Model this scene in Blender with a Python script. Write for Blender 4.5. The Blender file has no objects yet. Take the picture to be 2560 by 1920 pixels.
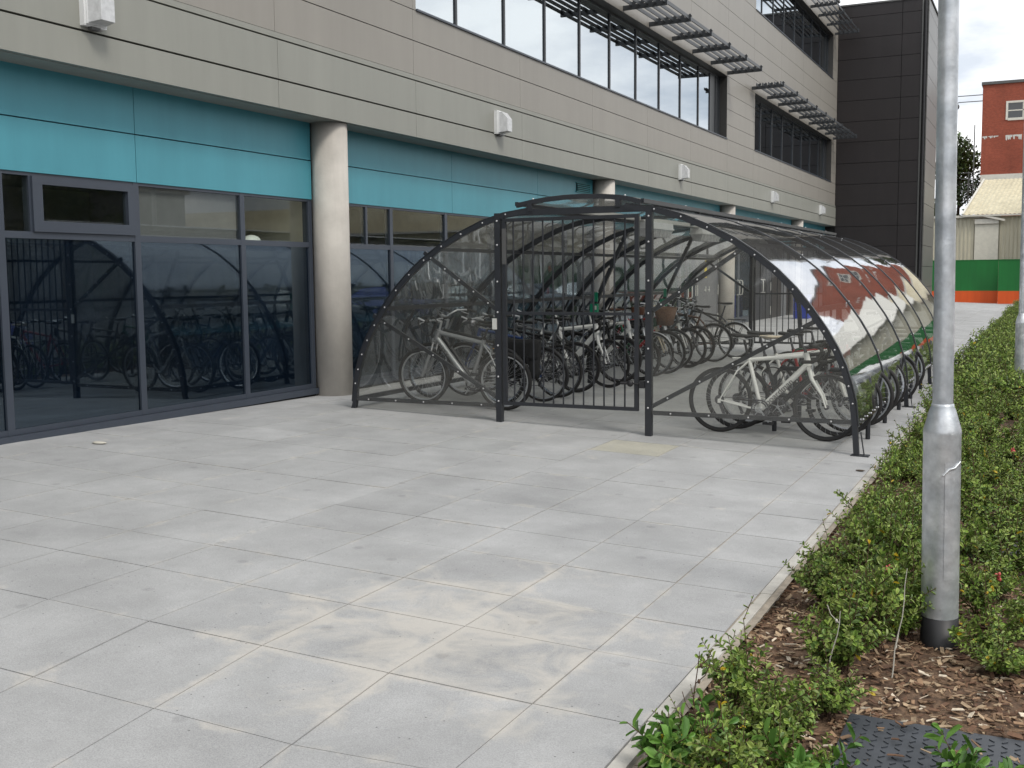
import bpy, bmesh, math, random
from mathutils import Vector, Matrix, noise
random.seed(7)
R = math.radians
S = bpy.context.scene
COL = S.collection
PI = math.pi

# ------------------------------------------------------------------ camera
cam = bpy.data.cameras.new("camera"); co = bpy.data.objects.new("camera", cam); COL.objects.link(co)
cam.sensor_width = 36.0; cam.sensor_fit = 'HORIZONTAL'; cam.lens = 36.0 * 2740.84 / 2560.0
cam.clip_start = 0.05; cam.clip_end = 3000
r_ = Vector((0.8999024605613123, 0.4359957276593364, -0.009126167788362323))
u_ = Vector((-0.03464074683818289, 0.09232883718092147, 0.9951258234431019))
f_ = Vector((-0.43471321596448903, 0.8952000398165901, -0.09819016538425243))
co.matrix_world = Matrix(((r_.x, u_.x, -f_.x, 0), (r_.y, u_.y, -f_.y, 0), (r_.z, u_.z, -f_.z, 1.68), (0, 0, 0, 1)))
S.camera = co
S.render.resolution_x = 1024; S.render.resolution_y = 768

# ------------------------------------------------------------------ world and sun
SUN_EL, SUN_AZ = R(48), R(118)     # azimuth measured from +Y towards +X
w = bpy.data.worlds.new("World"); S.world = w; w.use_nodes = True
nt = w.node_tree; nt.nodes.clear()
N = nt.nodes.new; L = nt.links.new
out = N('ShaderNodeOutputWorld'); bg = N('ShaderNodeBackground'); bg.inputs[1].default_value = 0.1
sky = N('ShaderNodeTexSky'); sky.sky_type = 'NISHITA'; sky.sun_disc = False
sky.sun_elevation = SUN_EL; sky.sun_rotation = SUN_AZ
tc = N('ShaderNodeTexCoord'); sep = N('ShaderNodeSeparateXYZ'); L(tc.outputs['Generated'], sep.inputs[0])
ad = N('ShaderNodeMath'); ad.operation = 'ADD'; ad.inputs[1].default_value = 0.22; L(sep.outputs[2], ad.inputs[0])
mx = N('ShaderNodeMath'); mx.operation = 'MAXIMUM'; mx.inputs[1].default_value = 0.05; L(ad.outputs[0], mx.inputs[0])
dx = N('ShaderNodeMath'); dx.operation = 'DIVIDE'; L(sep.outputs[0], dx.inputs[0]); L(mx.outputs[0], dx.inputs[1])
dy = N('ShaderNodeMath'); dy.operation = 'DIVIDE'; L(sep.outputs[1], dy.inputs[0]); L(mx.outputs[0], dy.inputs[1])
cx = N('ShaderNodeCombineXYZ'); L(dx.outputs[0], cx.inputs[0]); L(dy.outputs[0], cx.inputs[1])
cn = N('ShaderNodeTexNoise'); cn.inputs['Scale'].default_value = 1.15; cn.inputs['Detail'].default_value = 7; cn.inputs['Roughness'].default_value = 0.55
L(cx.outputs[0], cn.inputs['Vector'])
cr = N('ShaderNodeValToRGB'); e = cr.color_ramp.elements
e[0].position = 0.40; e[0].color = (5.7, 6.2, 6.9, 1)
e[1].position = 0.58; e[1].color = (11.2, 11.2, 11.1, 1)
m_ = e.new(0.48); m_.color = (8.4, 8.6, 9.0, 1)
L(cn.outputs[0], cr.inputs[0])
cn2 = N('ShaderNodeTexNoise'); cn2.inputs['Scale'].default_value = 0.6; cn2.inputs['Detail'].default_value = 4
L(cx.outputs[0], cn2.inputs['Vector'])
cv = N('ShaderNodeMapRange'); cv.inputs[1].default_value = 0.30; cv.inputs[2].default_value = 0.46
cv.inputs[3].default_value = 0.75; cv.inputs[4].default_value = 1.0; L(cn2.outputs[0], cv.inputs[0])
mxc = N('ShaderNodeMix'); mxc.data_type = 'RGBA'; L(cv.outputs[0], mxc.inputs[0]); L(sky.outputs[0], mxc.inputs[6]); L(cr.outputs[0], mxc.inputs[7])
L(mxc.outputs[2], bg.inputs[0]); L(bg.outputs[0], out.inputs[0])
sl = bpy.data.lights.new("sun", 'SUN'); sl.energy = 1.3; sl.angle = R(14); sl.color = (1, 0.95, 0.87)
so = bpy.data.objects.new("sun", sl); COL.objects.link(so)
sd = Vector((math.sin(SUN_AZ) * math.cos(SUN_EL), math.cos(SUN_AZ) * math.cos(SUN_EL), math.sin(SUN_EL)))
so.rotation_euler = (-sd).to_track_quat('-Z', 'Y').to_euler(); so.location = (20, -20, 40)
S.view_settings.view_transform = 'Standard'; S.view_settings.look = 'None'; S.view_settings.gamma = 1
S.view_settings.use_curve_mapping = False
S.view_settings.exposure = 0.47
S.cycles.max_bounces = 9; S.cycles.transparent_max_bounces = 24; S.cycles.glossy_bounces = 5
S.cycles.diffuse_bounces = 3; S.cycles.caustics_reflective = False; S.cycles.caustics_refractive = False

# ------------------------------------------------------------------ helpers: materials
def mat(name, col, rough=0.6, metal=0.0, var=0.08, scale=6.0, bump=0.0, bscale=40.0, attr=None, spec=0.5, coat=0.0, col2=None, detail=5):
    m = bpy.data.materials.new(name); m.use_nodes = True
    nt = m.node_tree; b = nt.nodes['Principled BSDF']; N = nt.nodes.new; L = nt.links.new
    b.inputs['Roughness'].default_value = rough; b.inputs['Metallic'].default_value = metal
    b.inputs['Specular IOR Level'].default_value = spec
    if coat: b.inputs['Coat Weight'].default_value = coat; b.inputs['Coat Roughness'].default_value = 0.08
    tc = N('ShaderNodeTexCoord')
    n = N('ShaderNodeTexNoise'); n.inputs['Scale'].default_value = scale; n.inputs['Detail'].default_value = detail
    n.inputs['Roughness'].default_value = 0.6
    L(tc.outputs['Object'], n.inputs['Vector'])
    r = N('ShaderNodeMapRange'); r.inputs[1].default_value = 0.3; r.inputs[2].default_value = 0.7
    r.inputs[3].default_value = 1 - var; r.inputs[4].default_value = 1 + var
    L(n.outputs[0], r.inputs[0])
    v = N('ShaderNodeVectorMath'); v.operation = 'SCALE'
    if attr:
        a = N('ShaderNodeAttribute'); a.attribute_name = attr; L(a.outputs['Color'], v.inputs[0])
    elif col2:
        mm = N('ShaderNodeMix'); mm.data_type = 'RGBA'; mm.inputs[6].default_value = (*col, 1); mm.inputs[7].default_value = (*col2, 1)
        n2 = N('ShaderNodeTexNoise'); n2.inputs['Scale'].default_value = scale * 0.37; n2.inputs['Detail'].default_value = 4
        L(tc.outputs['Object'], n2.inputs['Vector'])
        rr = N('ShaderNodeMapRange'); rr.inputs[1].default_value = 0.4; rr.inputs[2].default_value = 0.62; L(n2.outputs[0], rr.inputs[0])
        L(rr.outputs[0], mm.inputs[0]); L(mm.outputs[2], v.inputs[0])
    else:
        v.inputs[0].default_value = col
    L(r.outputs[0], v.inputs['Scale']); L(v.outputs[0], b.inputs['Base Color'])
    if bump:
        bn = N('ShaderNodeTexNoise'); bn.inputs['Scale'].default_value = bscale; bn.inputs['Detail'].default_value = 3
        L(tc.outputs['Object'], bn.inputs['Vector'])
        bp = N('ShaderNodeBump'); bp.inputs['Strength'].default_value = bump; bp.inputs['Distance'].default_value = 0.01
        L(bn.outputs[0], bp.inputs['Height']); L(bp.outputs[0], b.inputs['Normal'])
    return m

def glass(name, tint, ior=1.5, rough=0.0, wave=0.0, wscale=2.0, haze=0.0, hcol=(.5, .5, .48), boost=0.0, sheet=False, gcol=(.95, .97, 1)):
    m = bpy.data.materials.new(name); m.use_nodes = True
    nt = m.node_tree; nt.nodes.clear(); N = nt.nodes.new; L = nt.links.new
    o = N('ShaderNodeOutputMaterial'); t = N('ShaderNodeBsdfTransparent'); t.inputs[0].default_value = (*tint, 1)
    g = N('ShaderNodeBsdfGlossy'); g.inputs['Roughness'].default_value = rough; g.inputs[0].default_value = (*gcol, 1)
    fr = N('ShaderNodeFresnel'); ge = N('ShaderNodeNewGeometry')      # same reflectance seen from either face
    fe = N('ShaderNodeMapRange'); fe.inputs[1].default_value = 0; fe.inputs[2].default_value = 1; fe.inputs[3].default_value = ior; fe.inputs[4].default_value = 1 / ior
    L(ge.outputs['Backfacing'], fe.inputs[0]); L(fe.outputs[0], fr.inputs[0])
    base = t
    tc = N('ShaderNodeTexCoord')
    if haze:
        d = N('ShaderNodeBsdfDiffuse'); d.inputs[0].default_value = (*hcol, 1)
        tl = N('ShaderNodeBsdfTranslucent'); tl.inputs[0].default_value = (*hcol, 1); dm = N('ShaderNodeMixShader'); dm.inputs[0].default_value = .5; L(d.outputs[0], dm.inputs[1]); L(tl.outputs[0], dm.inputs[2])
        mh = N('ShaderNodeMixShader'); L(t.outputs[0], mh.inputs[1]); L(dm.outputs[0], mh.inputs[2])
        hn = N('ShaderNodeTexNoise'); hn.inputs['Scale'].default_value = 1.7; hn.inputs['Detail'].default_value = 6
        mp = N('ShaderNodeMapping'); mp.inputs['Scale'].default_value = (1, 1, .35); L(tc.outputs['Object'], mp.inputs[0]); L(mp.outputs[0], hn.inputs['Vector'])
        hr = N('ShaderNodeMapRange'); hr.inputs[1].default_value = .35; hr.inputs[2].default_value = .7
        hr.inputs[3].default_value = haze * .5; hr.inputs[4].default_value = haze * 1.6; L(hn.outputs[0], hr.inputs[0]); L(hr.outputs[0], mh.inputs[0])
        if sheet:      # dust settles on the flatter, upward facing part of the sheet
            gn = N('ShaderNodeNewGeometry'); sz = N('ShaderNodeSeparateXYZ'); L(gn.outputs['Normal'], sz.inputs[0])
            pw = N('ShaderNodeMath'); pw.operation = 'ABSOLUTE'; L(sz.outputs[2], pw.inputs[0])
            du = N('ShaderNodeMapRange'); du.inputs[1].default_value = .55; du.inputs[2].default_value = 1; du.inputs[3].default_value = 0; du.inputs[4].default_value = .30; L(pw.outputs[0], du.inputs[0])
            md = N('ShaderNodeMath'); md.operation = 'ADD'; L(du.outputs[0], md.inputs[0]); L(hr.outputs[0], md.inputs[1]); L(md.outputs[0], mh.inputs[0])
        base = mh
    ms = N('ShaderNodeMixShader')
    if sheet:      # two faces of a thin sheet: 2R / (1 + R)
        a2 = N('ShaderNodeMath'); a2.operation = 'ADD'; a2.inputs[1].default_value = 1; L(fr.outputs[0], a2.inputs[0])
        a1 = N('ShaderNodeMath'); a1.operation = 'DIVIDE'; L(fr.outputs[0], a1.inputs[0]); L(a2.outputs[0], a1.inputs[1])
        a3 = N('ShaderNodeMath'); a3.operation = 'MULTIPLY'; a3.inputs[1].default_value = 2; a3.use_clamp = True; L(a1.outputs[0], a3.inputs[0]); L(a3.outputs[0], ms.inputs[0])
    elif boost:
        a = N('ShaderNodeMath'); a.operation = 'MULTIPLY_ADD'; a.inputs[1].default_value = 1 - boost; a.inputs[2].default_value = boost
        L(fr.outputs[0], a.inputs[0]); L(a.outputs[0], ms.inputs[0])
    else:
        L(fr.outputs[0], ms.inputs[0])
    if wave:
        wn = N('ShaderNodeTexNoise'); wn.inputs['Scale'].default_value = wscale; wn.inputs['Detail'].default_value = 1.5
        L(tc.outputs['Object'], wn.inputs['Vector'])
        bp = N('ShaderNodeBump'); bp.inputs['Strength'].default_value = 1.0; bp.inputs['Distance'].default_value = wave
        L(wn.outputs[0], bp.inputs['Height']); L(bp.outputs[0], g.inputs['Normal']); L(bp.outputs[0], fr.inputs['Normal'])
    L(base.outputs[0], ms.inputs[1]); L(g.outputs[0], ms.inputs[2]); L(ms.outputs[0], o.inputs[0])
    return m

def streaks(m, amt=.10):
    nt = m.node_tree; N = nt.nodes.new; L = nt.links.new; b = nt.nodes['Principled BSDF']; src = b.inputs['Base Color'].links[0].from_socket
    tc = N('ShaderNodeTexCoord'); mp = N('ShaderNodeMapping'); mp.inputs['Scale'].default_value = (2.2, 2.2, .22); L(tc.outputs['Object'], mp.inputs[0])
    n = N('ShaderNodeTexNoise'); n.inputs['Scale'].default_value = 2.0; n.inputs['Detail'].default_value = 8; n.inputs['Roughness'].default_value = .62; L(mp.outputs[0], n.inputs['Vector'])
    r = N('ShaderNodeMapRange'); r.inputs[1].default_value = .35; r.inputs[2].default_value = .7; r.inputs[3].default_value = 1 - amt; r.inputs[4].default_value = 1 + amt * .5; L(n.outputs[0], r.inputs[0])
    v = N('ShaderNodeVectorMath'); v.operation = 'SCALE'; L(src, v.inputs[0]); L(r.outputs[0], v.inputs['Scale']); L(v.outputs[0], b.inputs['Base Color'])
M = {}
M['steel_dark'] = mat('powder_coated_steel', (.022, .024, .029), .42, 0, .15, 9, bump=.05, bscale=120)
M['bolt'] = mat('zinc_bolt', (.55, .55, .56), .4, .6)
M['galv'] = mat('galvanised_steel', (.50, .53, .56), .38, .6, .2, 16, bump=.10, bscale=60, col2=(.66, .68, .70))
M['black'] = mat('black_coating', (.014, .014, .016), .5, 0, .2, 8)
M['rubber'] = mat('tyre_rubber', (.017, .016, .016), .75, 0, .2, 30)
M['alu'] = mat('brushed_alloy', (.55, .56, .58), .33, .9)
M['alu_dark'] = mat('dark_alloy', (.10, .10, .11), .4, .7)
M['chrome'] = mat('polished_chrome', (.75, .75, .77), .18, 1.0)
M['white_paint'] = mat('white_gloss_paint', (.84, .84, .82), .25, 0, .03, coat=.5)
M['cream'] = mat('cream_leather', (.62, .54, .42), .5)
M['silver_paint'] = mat('silver_metallic_paint', (.33, .34, .35), .3, .5)
M['black_paint'] = mat('black_gloss_paint', (.012, .012, .014), .25, coat=.4)
M['blue_paint'] = mat('navy_paint', (.02, .045, .14), .3, coat=.4)
M['red_paint'] = mat('red_gloss_paint', (.30, .012, .012), .3, coat=.4)
M['green_paint'] = mat('green_gloss_paint', (.02, .11, .05), .3, coat=.4)
M['grey_paint'] = mat('grey_paint', (.10, .105, .11), .35, coat=.2)
M['yellow_paint'] = mat('amber_paint', (.62, .30, .02), .4)
M['saddle_black'] = mat('black_vinyl', (.018, .018, .018), .55)
M['brown_leather'] = mat('brown_leather', (.09, .035, .018), .5)
M['fabric_black'] = mat('black_nylon', (.013, .013, .014), .85, bump=.4, bscale=35)
M['wicker'] = mat('brown_wicker', (.15, .075, .04), .7, 0, .35, 40, bump=.6, bscale=90)
M['reflector'] = mat('red_reflector', (.45, .02, .02), .3)
M['clad'] = mat('beige_metal_cladding', (.285, .268, .240), .42, 0, .03, .8, spec=.3, bump=.02, bscale=400)
M['clad_low'] = mat('stone_grey_metal_cladding', (.275, .277, .247), .42, 0, .03, .8, spec=.3, bump=.02, bscale=400)
M['clad_dark'] = mat('charcoal_metal_cladding', (.023, .0195, .020), .42, 0, .08, 1.2, spec=.35)
M['clad_side'] = mat('lit_side_and_trim_cladding', (.115, .115, .110), .4, 0, .06, 1.2, spec=.4)  # charcoal side face with its catch of light in the colour; also grey corner trim
M['joint'] = mat('dark_joint', (.012, .012, .012), .9)
M['soffit'] = mat('soffit_panel', (.27, .27, .245), .6)
M['blue_panel'] = mat('turquoise_panel', (.074, .285, .352), .38, 0, .05, 1.0, spec=.35, bump=.02, bscale=300)
M['frame_grey'] = mat('blue_grey_window_frame', (.045, .055, .074), .4, 0, .06, 3)
M['concrete_col'] = mat('smooth_concrete', (.53, .50, .455), .8, 0, .10, 3, bump=.12, bscale=30, col2=(.46, .43, .39))
M['reveal'] = mat('window_reveal', (.05, .048, .045), .5)
M['louvre'] = mat('dark_louvre_metal', (.038, .042, .047), .4)
M['interior'] = mat('interior_plaster', (.78, .74, .60), .8)
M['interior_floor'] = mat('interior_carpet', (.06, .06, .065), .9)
M['blind'] = mat('roller_blind', (.15, .15, .165), .8)
M['glass_low'] = glass('tinted_glazing', (.24, .30, .38), 1.95, 0, .0006, .8, haze=.05, hcol=(.08, .16, .30), gcol=(.72, .88, 1))
M['glass_top'] = glass('clear_glazing', (.90, .92, .89), 1.35, 0, .0006, .8)
M['glass_up'] = glass('mirror_glazing', (.25, .27, .3), 3.0, 0, .0014, .45, boost=.42, gcol=(.88, .95, 1))
M['poly'] = glass('smoked_polycarbonate', (.90, .91, .88), 2.0, .030, .0042, .8, haze=.085, hcol=(.55, .55, .51), sheet=True)
M['poly_flat'] = glass('dusty_polycarbonate', (.98, .98, .965), 1.38, .03, .004, 2.0, haze=.045, hcol=(.55, .53, .48))
M['lamp_case'] = mat('white_lamp_case', (.72, .73, .73), .45)
M['lamp_lens'] = mat('grey_lamp_lens', (.55, .56, .57), .25, 0, .15, 18)
M['vent_blue'] = mat('teal_vent', (.05, .26, .29), .5)
M['door_grey'] = mat('grey_door', (.135, .14, .15), .5)
M['door_dark'] = mat('dark_louvre_door', (.05, .052, .058), .5)
M['sign_yellow'] = mat('yellow_sign', (.68, .55, .03), .5)
M['sign_green'] = mat('green_box', (.0, .19, .10), .45)
M['plate_white'] = mat('pale_plate', (.55, .55, .52), .5)
M['crate_blue'] = mat('blue_plastic', (.016, .045, .36), .45)
M['bag_white'] = mat('white_plastic', (.75, .78, .80), .5)
M['mulch'] = mat('bark_mulch_ground', (.085, .050, .030), .95, 0, .5, 30, bump=1, bscale=60, col2=(.16, .10, .06))
M['chip'] = mat('bark_chip', (.1, .1, .1), .9, 0, .25, 60, attr='col')
M['leaf'] = mat('shrub_leaf', (.1, .1, .1), .45, 0, .2, 14, attr='col', spec=.4)
M['twig'] = mat('shrub_twig', (.09, .05, .03), .85)
M['flower'] = mat('coral_flower', (.55, .10, .10), .6)
M['kerb'] = mat('concrete_edging', (.42, .40, .36), .9, 0, .15, 8, bump=.3, bscale=60, col2=(.50, .485, .45))
M['joint_sand'] = mat('jointing_sand', (.30, .26, .21), .95, 0, .25, 20)
M['hoard_green'] = mat('green_hoarding', (.003, .135, .022), .55, 0, .10, .6)
M['hoard_orange'] = mat('orange_hoarding', (.62, .085, .008), .55, 0, .08, .6)
M['shed'] = mat('cream_corrugated_sheet', (.50, .47, .36), .6, 0, .08, .6, col2=(.44, .42, .33))
M['shed_roof'] = mat('cream_corrugated_roof', (.60, .55, .40), .6, 0, .12, .5, col2=(.50, .44, .30))
M['shed_door'] = mat('pale_shutter', (.60, .58, .50), .6)
M['flash'] = mat('pale_flashing', (.60, .58, .52), .6)
M['trim_dark'] = mat('dark_trim', (.09, .09, .09), .6)
M['tar'] = mat('asphalt', (.055, .055, .058), .9, 0, .2, 4, bump=.3, bscale=80)
M['check'] = mat('chequer_steel', (.050, .056, .066), .45, .3, .2, 7)
M['car_glass'] = mat('car_glass', (.02, .025, .03), .08, 0, spec=.8)
M['bark'] = mat('tree_bark', (.07, .05, .035), .9, bump=.6, bscale=20)
M['tree_leaf'] = mat('tree_leaf', (.1, .1, .1), .6, 0, .2, 3, attr='col')
M['debris'] = mat('pale_rubbish', (.5, .48, .42), .8)

for k_, a_ in (('clad', .045), ('clad_low', .05), ('clad_dark', .12), ('blue_panel', .06), ('concrete_col', .10), ('shed', .15), ('shed_roof', .2), ('hoard_green', .10), ('hoard_orange', .10)): streaks(M[k_], a_)

def paving_material():
    m = mat('granite_paving', (1, 1, 1), .72, 0, .05, 2.2, attr='col', spec=.3)
    nt = m.node_tree; N = nt.nodes.new; L = nt.links.new; b = nt.nodes['Principled BSDF']
    tc = N('ShaderNodeTexCoord')
    src = b.inputs['Base Color'].links[0].from_socket
    # fine granite speckle
    v = N('ShaderNodeTexNoise'); v.inputs['Scale'].default_value = 170; v.inputs['Detail'].default_value = 2; v.inputs['Roughness'].default_value = .8
    L(tc.outputs['Object'], v.inputs['Vector'])
    r = N('ShaderNodeMapRange'); r.inputs[1].default_value = .3; r.inputs[2].default_value = .7; r.inputs[3].default_value = .78; r.inputs[4].default_value = 1.2
    L(v.outputs[0], r.inputs[0])
    sc = N('ShaderNodeVectorMath'); sc.operation = 'SCALE'; L(src, sc.inputs[0]); L(r.outputs[0], sc.inputs['Scale'])
    # broad cloudy staining
    n1 = N('ShaderNodeTexNoise'); n1.inputs['Scale'].default_value = 1.4; n1.inputs['Detail'].default_value = 8; n1.inputs['Roughness'].default_value = .65
    L(tc.outputs['Object'], n1.inputs['Vector'])
    r1 = N('ShaderNodeMapRange'); r1.inputs[1].default_value = .35; r1.inputs[2].default_value = .65; r1.inputs[3].default_value = .86; r1.inputs[4].default_value = 1.10
    L(n1.outputs[0], r1.inputs[0])
    sc2 = N('ShaderNodeVectorMath'); sc2.operation = 'SCALE'; L(sc.outputs[0], sc2.inputs[0]); L(r1.outputs[0], sc2.inputs['Scale'])
    # greenish and dark scuffs
    n3 = N('ShaderNodeTexNoise'); n3.inputs['Scale'].default_value = 2.6; n3.inputs['Detail'].default_value = 9; n3.inputs['Roughness'].default_value = .7; n3.inputs['Distortion'].default_value = .8
    mp3 = N('ShaderNodeMapping'); mp3.inputs['Location'].default_value = (9, 4, 0); mp3.inputs['Rotation'].default_value = (0, 0, .6); mp3.inputs['Scale'].default_value = (1, .45, 1); L(tc.outputs['Object'], mp3.inputs[0]); L(mp3.outputs[0], n3.inputs['Vector'])
    r3 = N('ShaderNodeMapRange'); r3.inputs[1].default_value = .50; r3.inputs[2].default_value = .72; r3.inputs[3].default_value = 0; r3.inputs[4].default_value = .55; L(n3.outputs[0], r3.inputs[0])
    m3 = N('ShaderNodeMix'); m3.data_type = 'RGBA'; L(r3.outputs[0], m3.inputs[0]); L(sc2.outputs[0], m3.inputs[6]); m3.inputs[7].default_value = (.325, .328, .325, 1); sc2 = m3; 
    # spilled jointing sand, a patch round one crossing plus faint wisps everywhere
    d = N('ShaderNodeVectorMath'); d.operation = 'DISTANCE'; d.inputs[1].default_value = (-2.5, 4.35, .03); L(tc.outputs['Object'], d.inputs[0])
    dr = N('ShaderNodeMapRange'); dr.inputs[1].default_value = 0.15; dr.inputs[2].default_value = 1.5; dr.inputs[3].default_value = .26; dr.inputs[4].default_value = -.03
    L(d.outputs['Value'], dr.inputs[0])
    n2 = N('ShaderNodeTexNoise'); n2.inputs['Scale'].default_value = 3.1; n2.inputs['Detail'].default_value = 10; n2.inputs['Roughness'].default_value = .68; n2.inputs['Distortion'].default_value = .6
    mp = N('ShaderNodeMapping'); mp.inputs['Location'].default_value = (3.3, 1.2, 0); L(tc.outputs['Object'], mp.inputs[0]); L(mp.outputs[0], n2.inputs['Vector'])
    am = N('ShaderNodeMath'); am.operation = 'ADD'; L(dr.outputs[0], am.inputs[0]); L(n2.outputs[0], am.inputs[1])
    s2 = N('ShaderNodeMapRange'); s2.inputs[1].default_value = .60; s2.inputs[2].default_value = .80; s2.inputs[3].default_value = 0; s2.inputs[4].default_value = .6
    L(am.outputs[0], s2.inputs[0])
    # sand and dirt held along the joints
    uv = N('ShaderNodeUVMap'); uv.uv_map = 'slab'; su = N('ShaderNodeSeparateXYZ'); L(uv.outputs[0], su.inputs[0]); ds = []
    for k in (0, 1):
        a = N('ShaderNodeMath'); a.operation = 'SUBTRACT'; a.inputs[1].default_value = .5; L(su.outputs[k], a.inputs[0])
        c = N('ShaderNodeMath'); c.operation = 'ABSOLUTE'; L(a.outputs[0], c.inputs[0]); ds.append(c)
    mxm = N('ShaderNodeMath'); mxm.operation = 'MAXIMUM'; L(ds[0].outputs[0], mxm.inputs[0]); L(ds[1].outputs[0], mxm.inputs[1])
    ed_ = N('ShaderNodeMapRange'); ed_.inputs[1].default_value = .40; ed_.inputs[2].default_value = .5; ed_.inputs[3].default_value = 0; ed_.inputs[4].default_value = .13; L(mxm.outputs[0], ed_.inputs[0])
    am2 = N('ShaderNodeMath'); am2.operation = 'ADD'; L(am.outputs[0], am2.inputs[0]); L(ed_.outputs[0], am2.inputs[1]); L(am2.outputs[0], s2.inputs[0])
    mm = N('ShaderNodeMix'); mm.data_type = 'RGBA'; L(s2.outputs[0], mm.inputs[0]); L(sc2.outputs[2], mm.inputs[6]); mm.inputs[7].default_value = (.56, .525, .47, 1)
    # small dark spots (dropped gum, drips)
    vo = N('ShaderNodeTexVoronoi'); vo.voronoi_dimensions = '2D'; vo.inputs['Scale'].default_value = 1.15; vo.inputs['Randomness'].default_value = 1; L(tc.outputs['Object'], vo.inputs['Vector'])
    sp = N('ShaderNodeMapRange'); sp.inputs[1].default_value = .022; sp.inputs[2].default_value = .045; sp.inputs[3].default_value = .84; sp.inputs[4].default_value = 1; L(vo.outputs['Distance'], sp.inputs[0])
    sc3 = N('ShaderNodeVectorMath'); sc3.operation = 'SCALE'; L(mm.outputs[2], sc3.inputs[0]); L(sp.outputs[0], sc3.inputs['Scale'])
    # grit and pin-prick dirt
    v2 = N('ShaderNodeTexVoronoi'); v2.voronoi_dimensions = '2D'; v2.inputs['Scale'].default_value = 7.3; L(tc.outputs['Object'], v2.inputs['Vector'])
    g2 = N('ShaderNodeMapRange'); g2.inputs[1].default_value = .022; g2.inputs[2].default_value = .034; g2.inputs[3].default_value = .42; g2.inputs[4].default_value = 1; L(v2.outputs['Distance'], g2.inputs[0])
    n4 = N('ShaderNodeTexNoise'); n4.inputs['Scale'].default_value = 1.9; L(tc.outputs['Object'], n4.inputs['Vector'])
    t4 = N('ShaderNodeMath'); t4.operation = 'GREATER_THAN'; t4.inputs[1].default_value = .56; L(n4.outputs[0], t4.inputs[0])
    mg = N('ShaderNodeMix'); L(t4.outputs[0], mg.inputs[0]); mg.inputs[2].default_value = 1; L(g2.outputs[0], mg.inputs[3])
    sc4 = N('ShaderNodeVectorMath'); sc4.operation = 'SCALE'; L(sc3.outputs[0], sc4.inputs[0]); L(mg.outputs[0], sc4.inputs['Scale'])
    L(sc4.outputs[0], b.inputs['Base Color'])
    bp = N('ShaderNodeBump'); bp.inputs['Strength'].default_value = .25; bp.inputs['Distance'].default_value = .003
    L(v.outputs[0], bp.inputs['Height']); L(bp.outputs[0], b.inputs['Normal'])
    return m
M['paving'] = paving_material()

def brick_material():
    m = bpy.data.materials.new('red_brick'); m.use_nodes = True; nt = m.node_tree; N = nt.nodes.new; L = nt.links.new; b = nt.nodes['Principled BSDF']
    b.inputs['Roughness'].default_value = .9
    tc = N('ShaderNodeTexCoord'); sp = N('ShaderNodeSeparateXYZ'); L(tc.outputs['Object'], sp.inputs[0])
    ad = N('ShaderNodeMath'); ad.operation = 'ADD'; L(sp.outputs[0], ad.inputs[0]); L(sp.outputs[1], ad.inputs[1])
    cb = N('ShaderNodeCombineXYZ'); L(ad.outputs[0], cb.inputs[0]); L(sp.outputs[2], cb.inputs[1])
    br = N('ShaderNodeTexBrick'); br.inputs['Scale'].default_value = 4.3; br.inputs['Mortar Size'].default_value = .012
    br.inputs['Color1'].default_value = (.23, .048, .026, 1); br.inputs['Color2'].default_value = (.30, .068, .036, 1); br.inputs['Mortar'].default_value = (.22, .12, .09, 1)
    L(cb.outputs[0], br.inputs['Vector'])
    n = N('ShaderNodeTexNoise'); n.inputs['Scale'].default_value = .6; n.inputs['Detail'].default_value = 6; L(tc.outputs['Object'], n.inputs['Vector'])
    r = N('ShaderNodeMapRange'); r.inputs[1].default_value = .3; r.inputs[2].default_value = .7; r.inputs[3].default_value = .82; r.inputs[4].default_value = 1.15; L(n.outputs[0], r.inputs[0])
    v = N('ShaderNodeVectorMath'); v.operation = 'SCALE'; L(br.outputs[0], v.inputs[0]); L(r.outputs[0], v.inputs['Scale']); L(v.outputs[0], b.inputs['Base Color'])
    return m
M['brick'] = brick_material()

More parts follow.
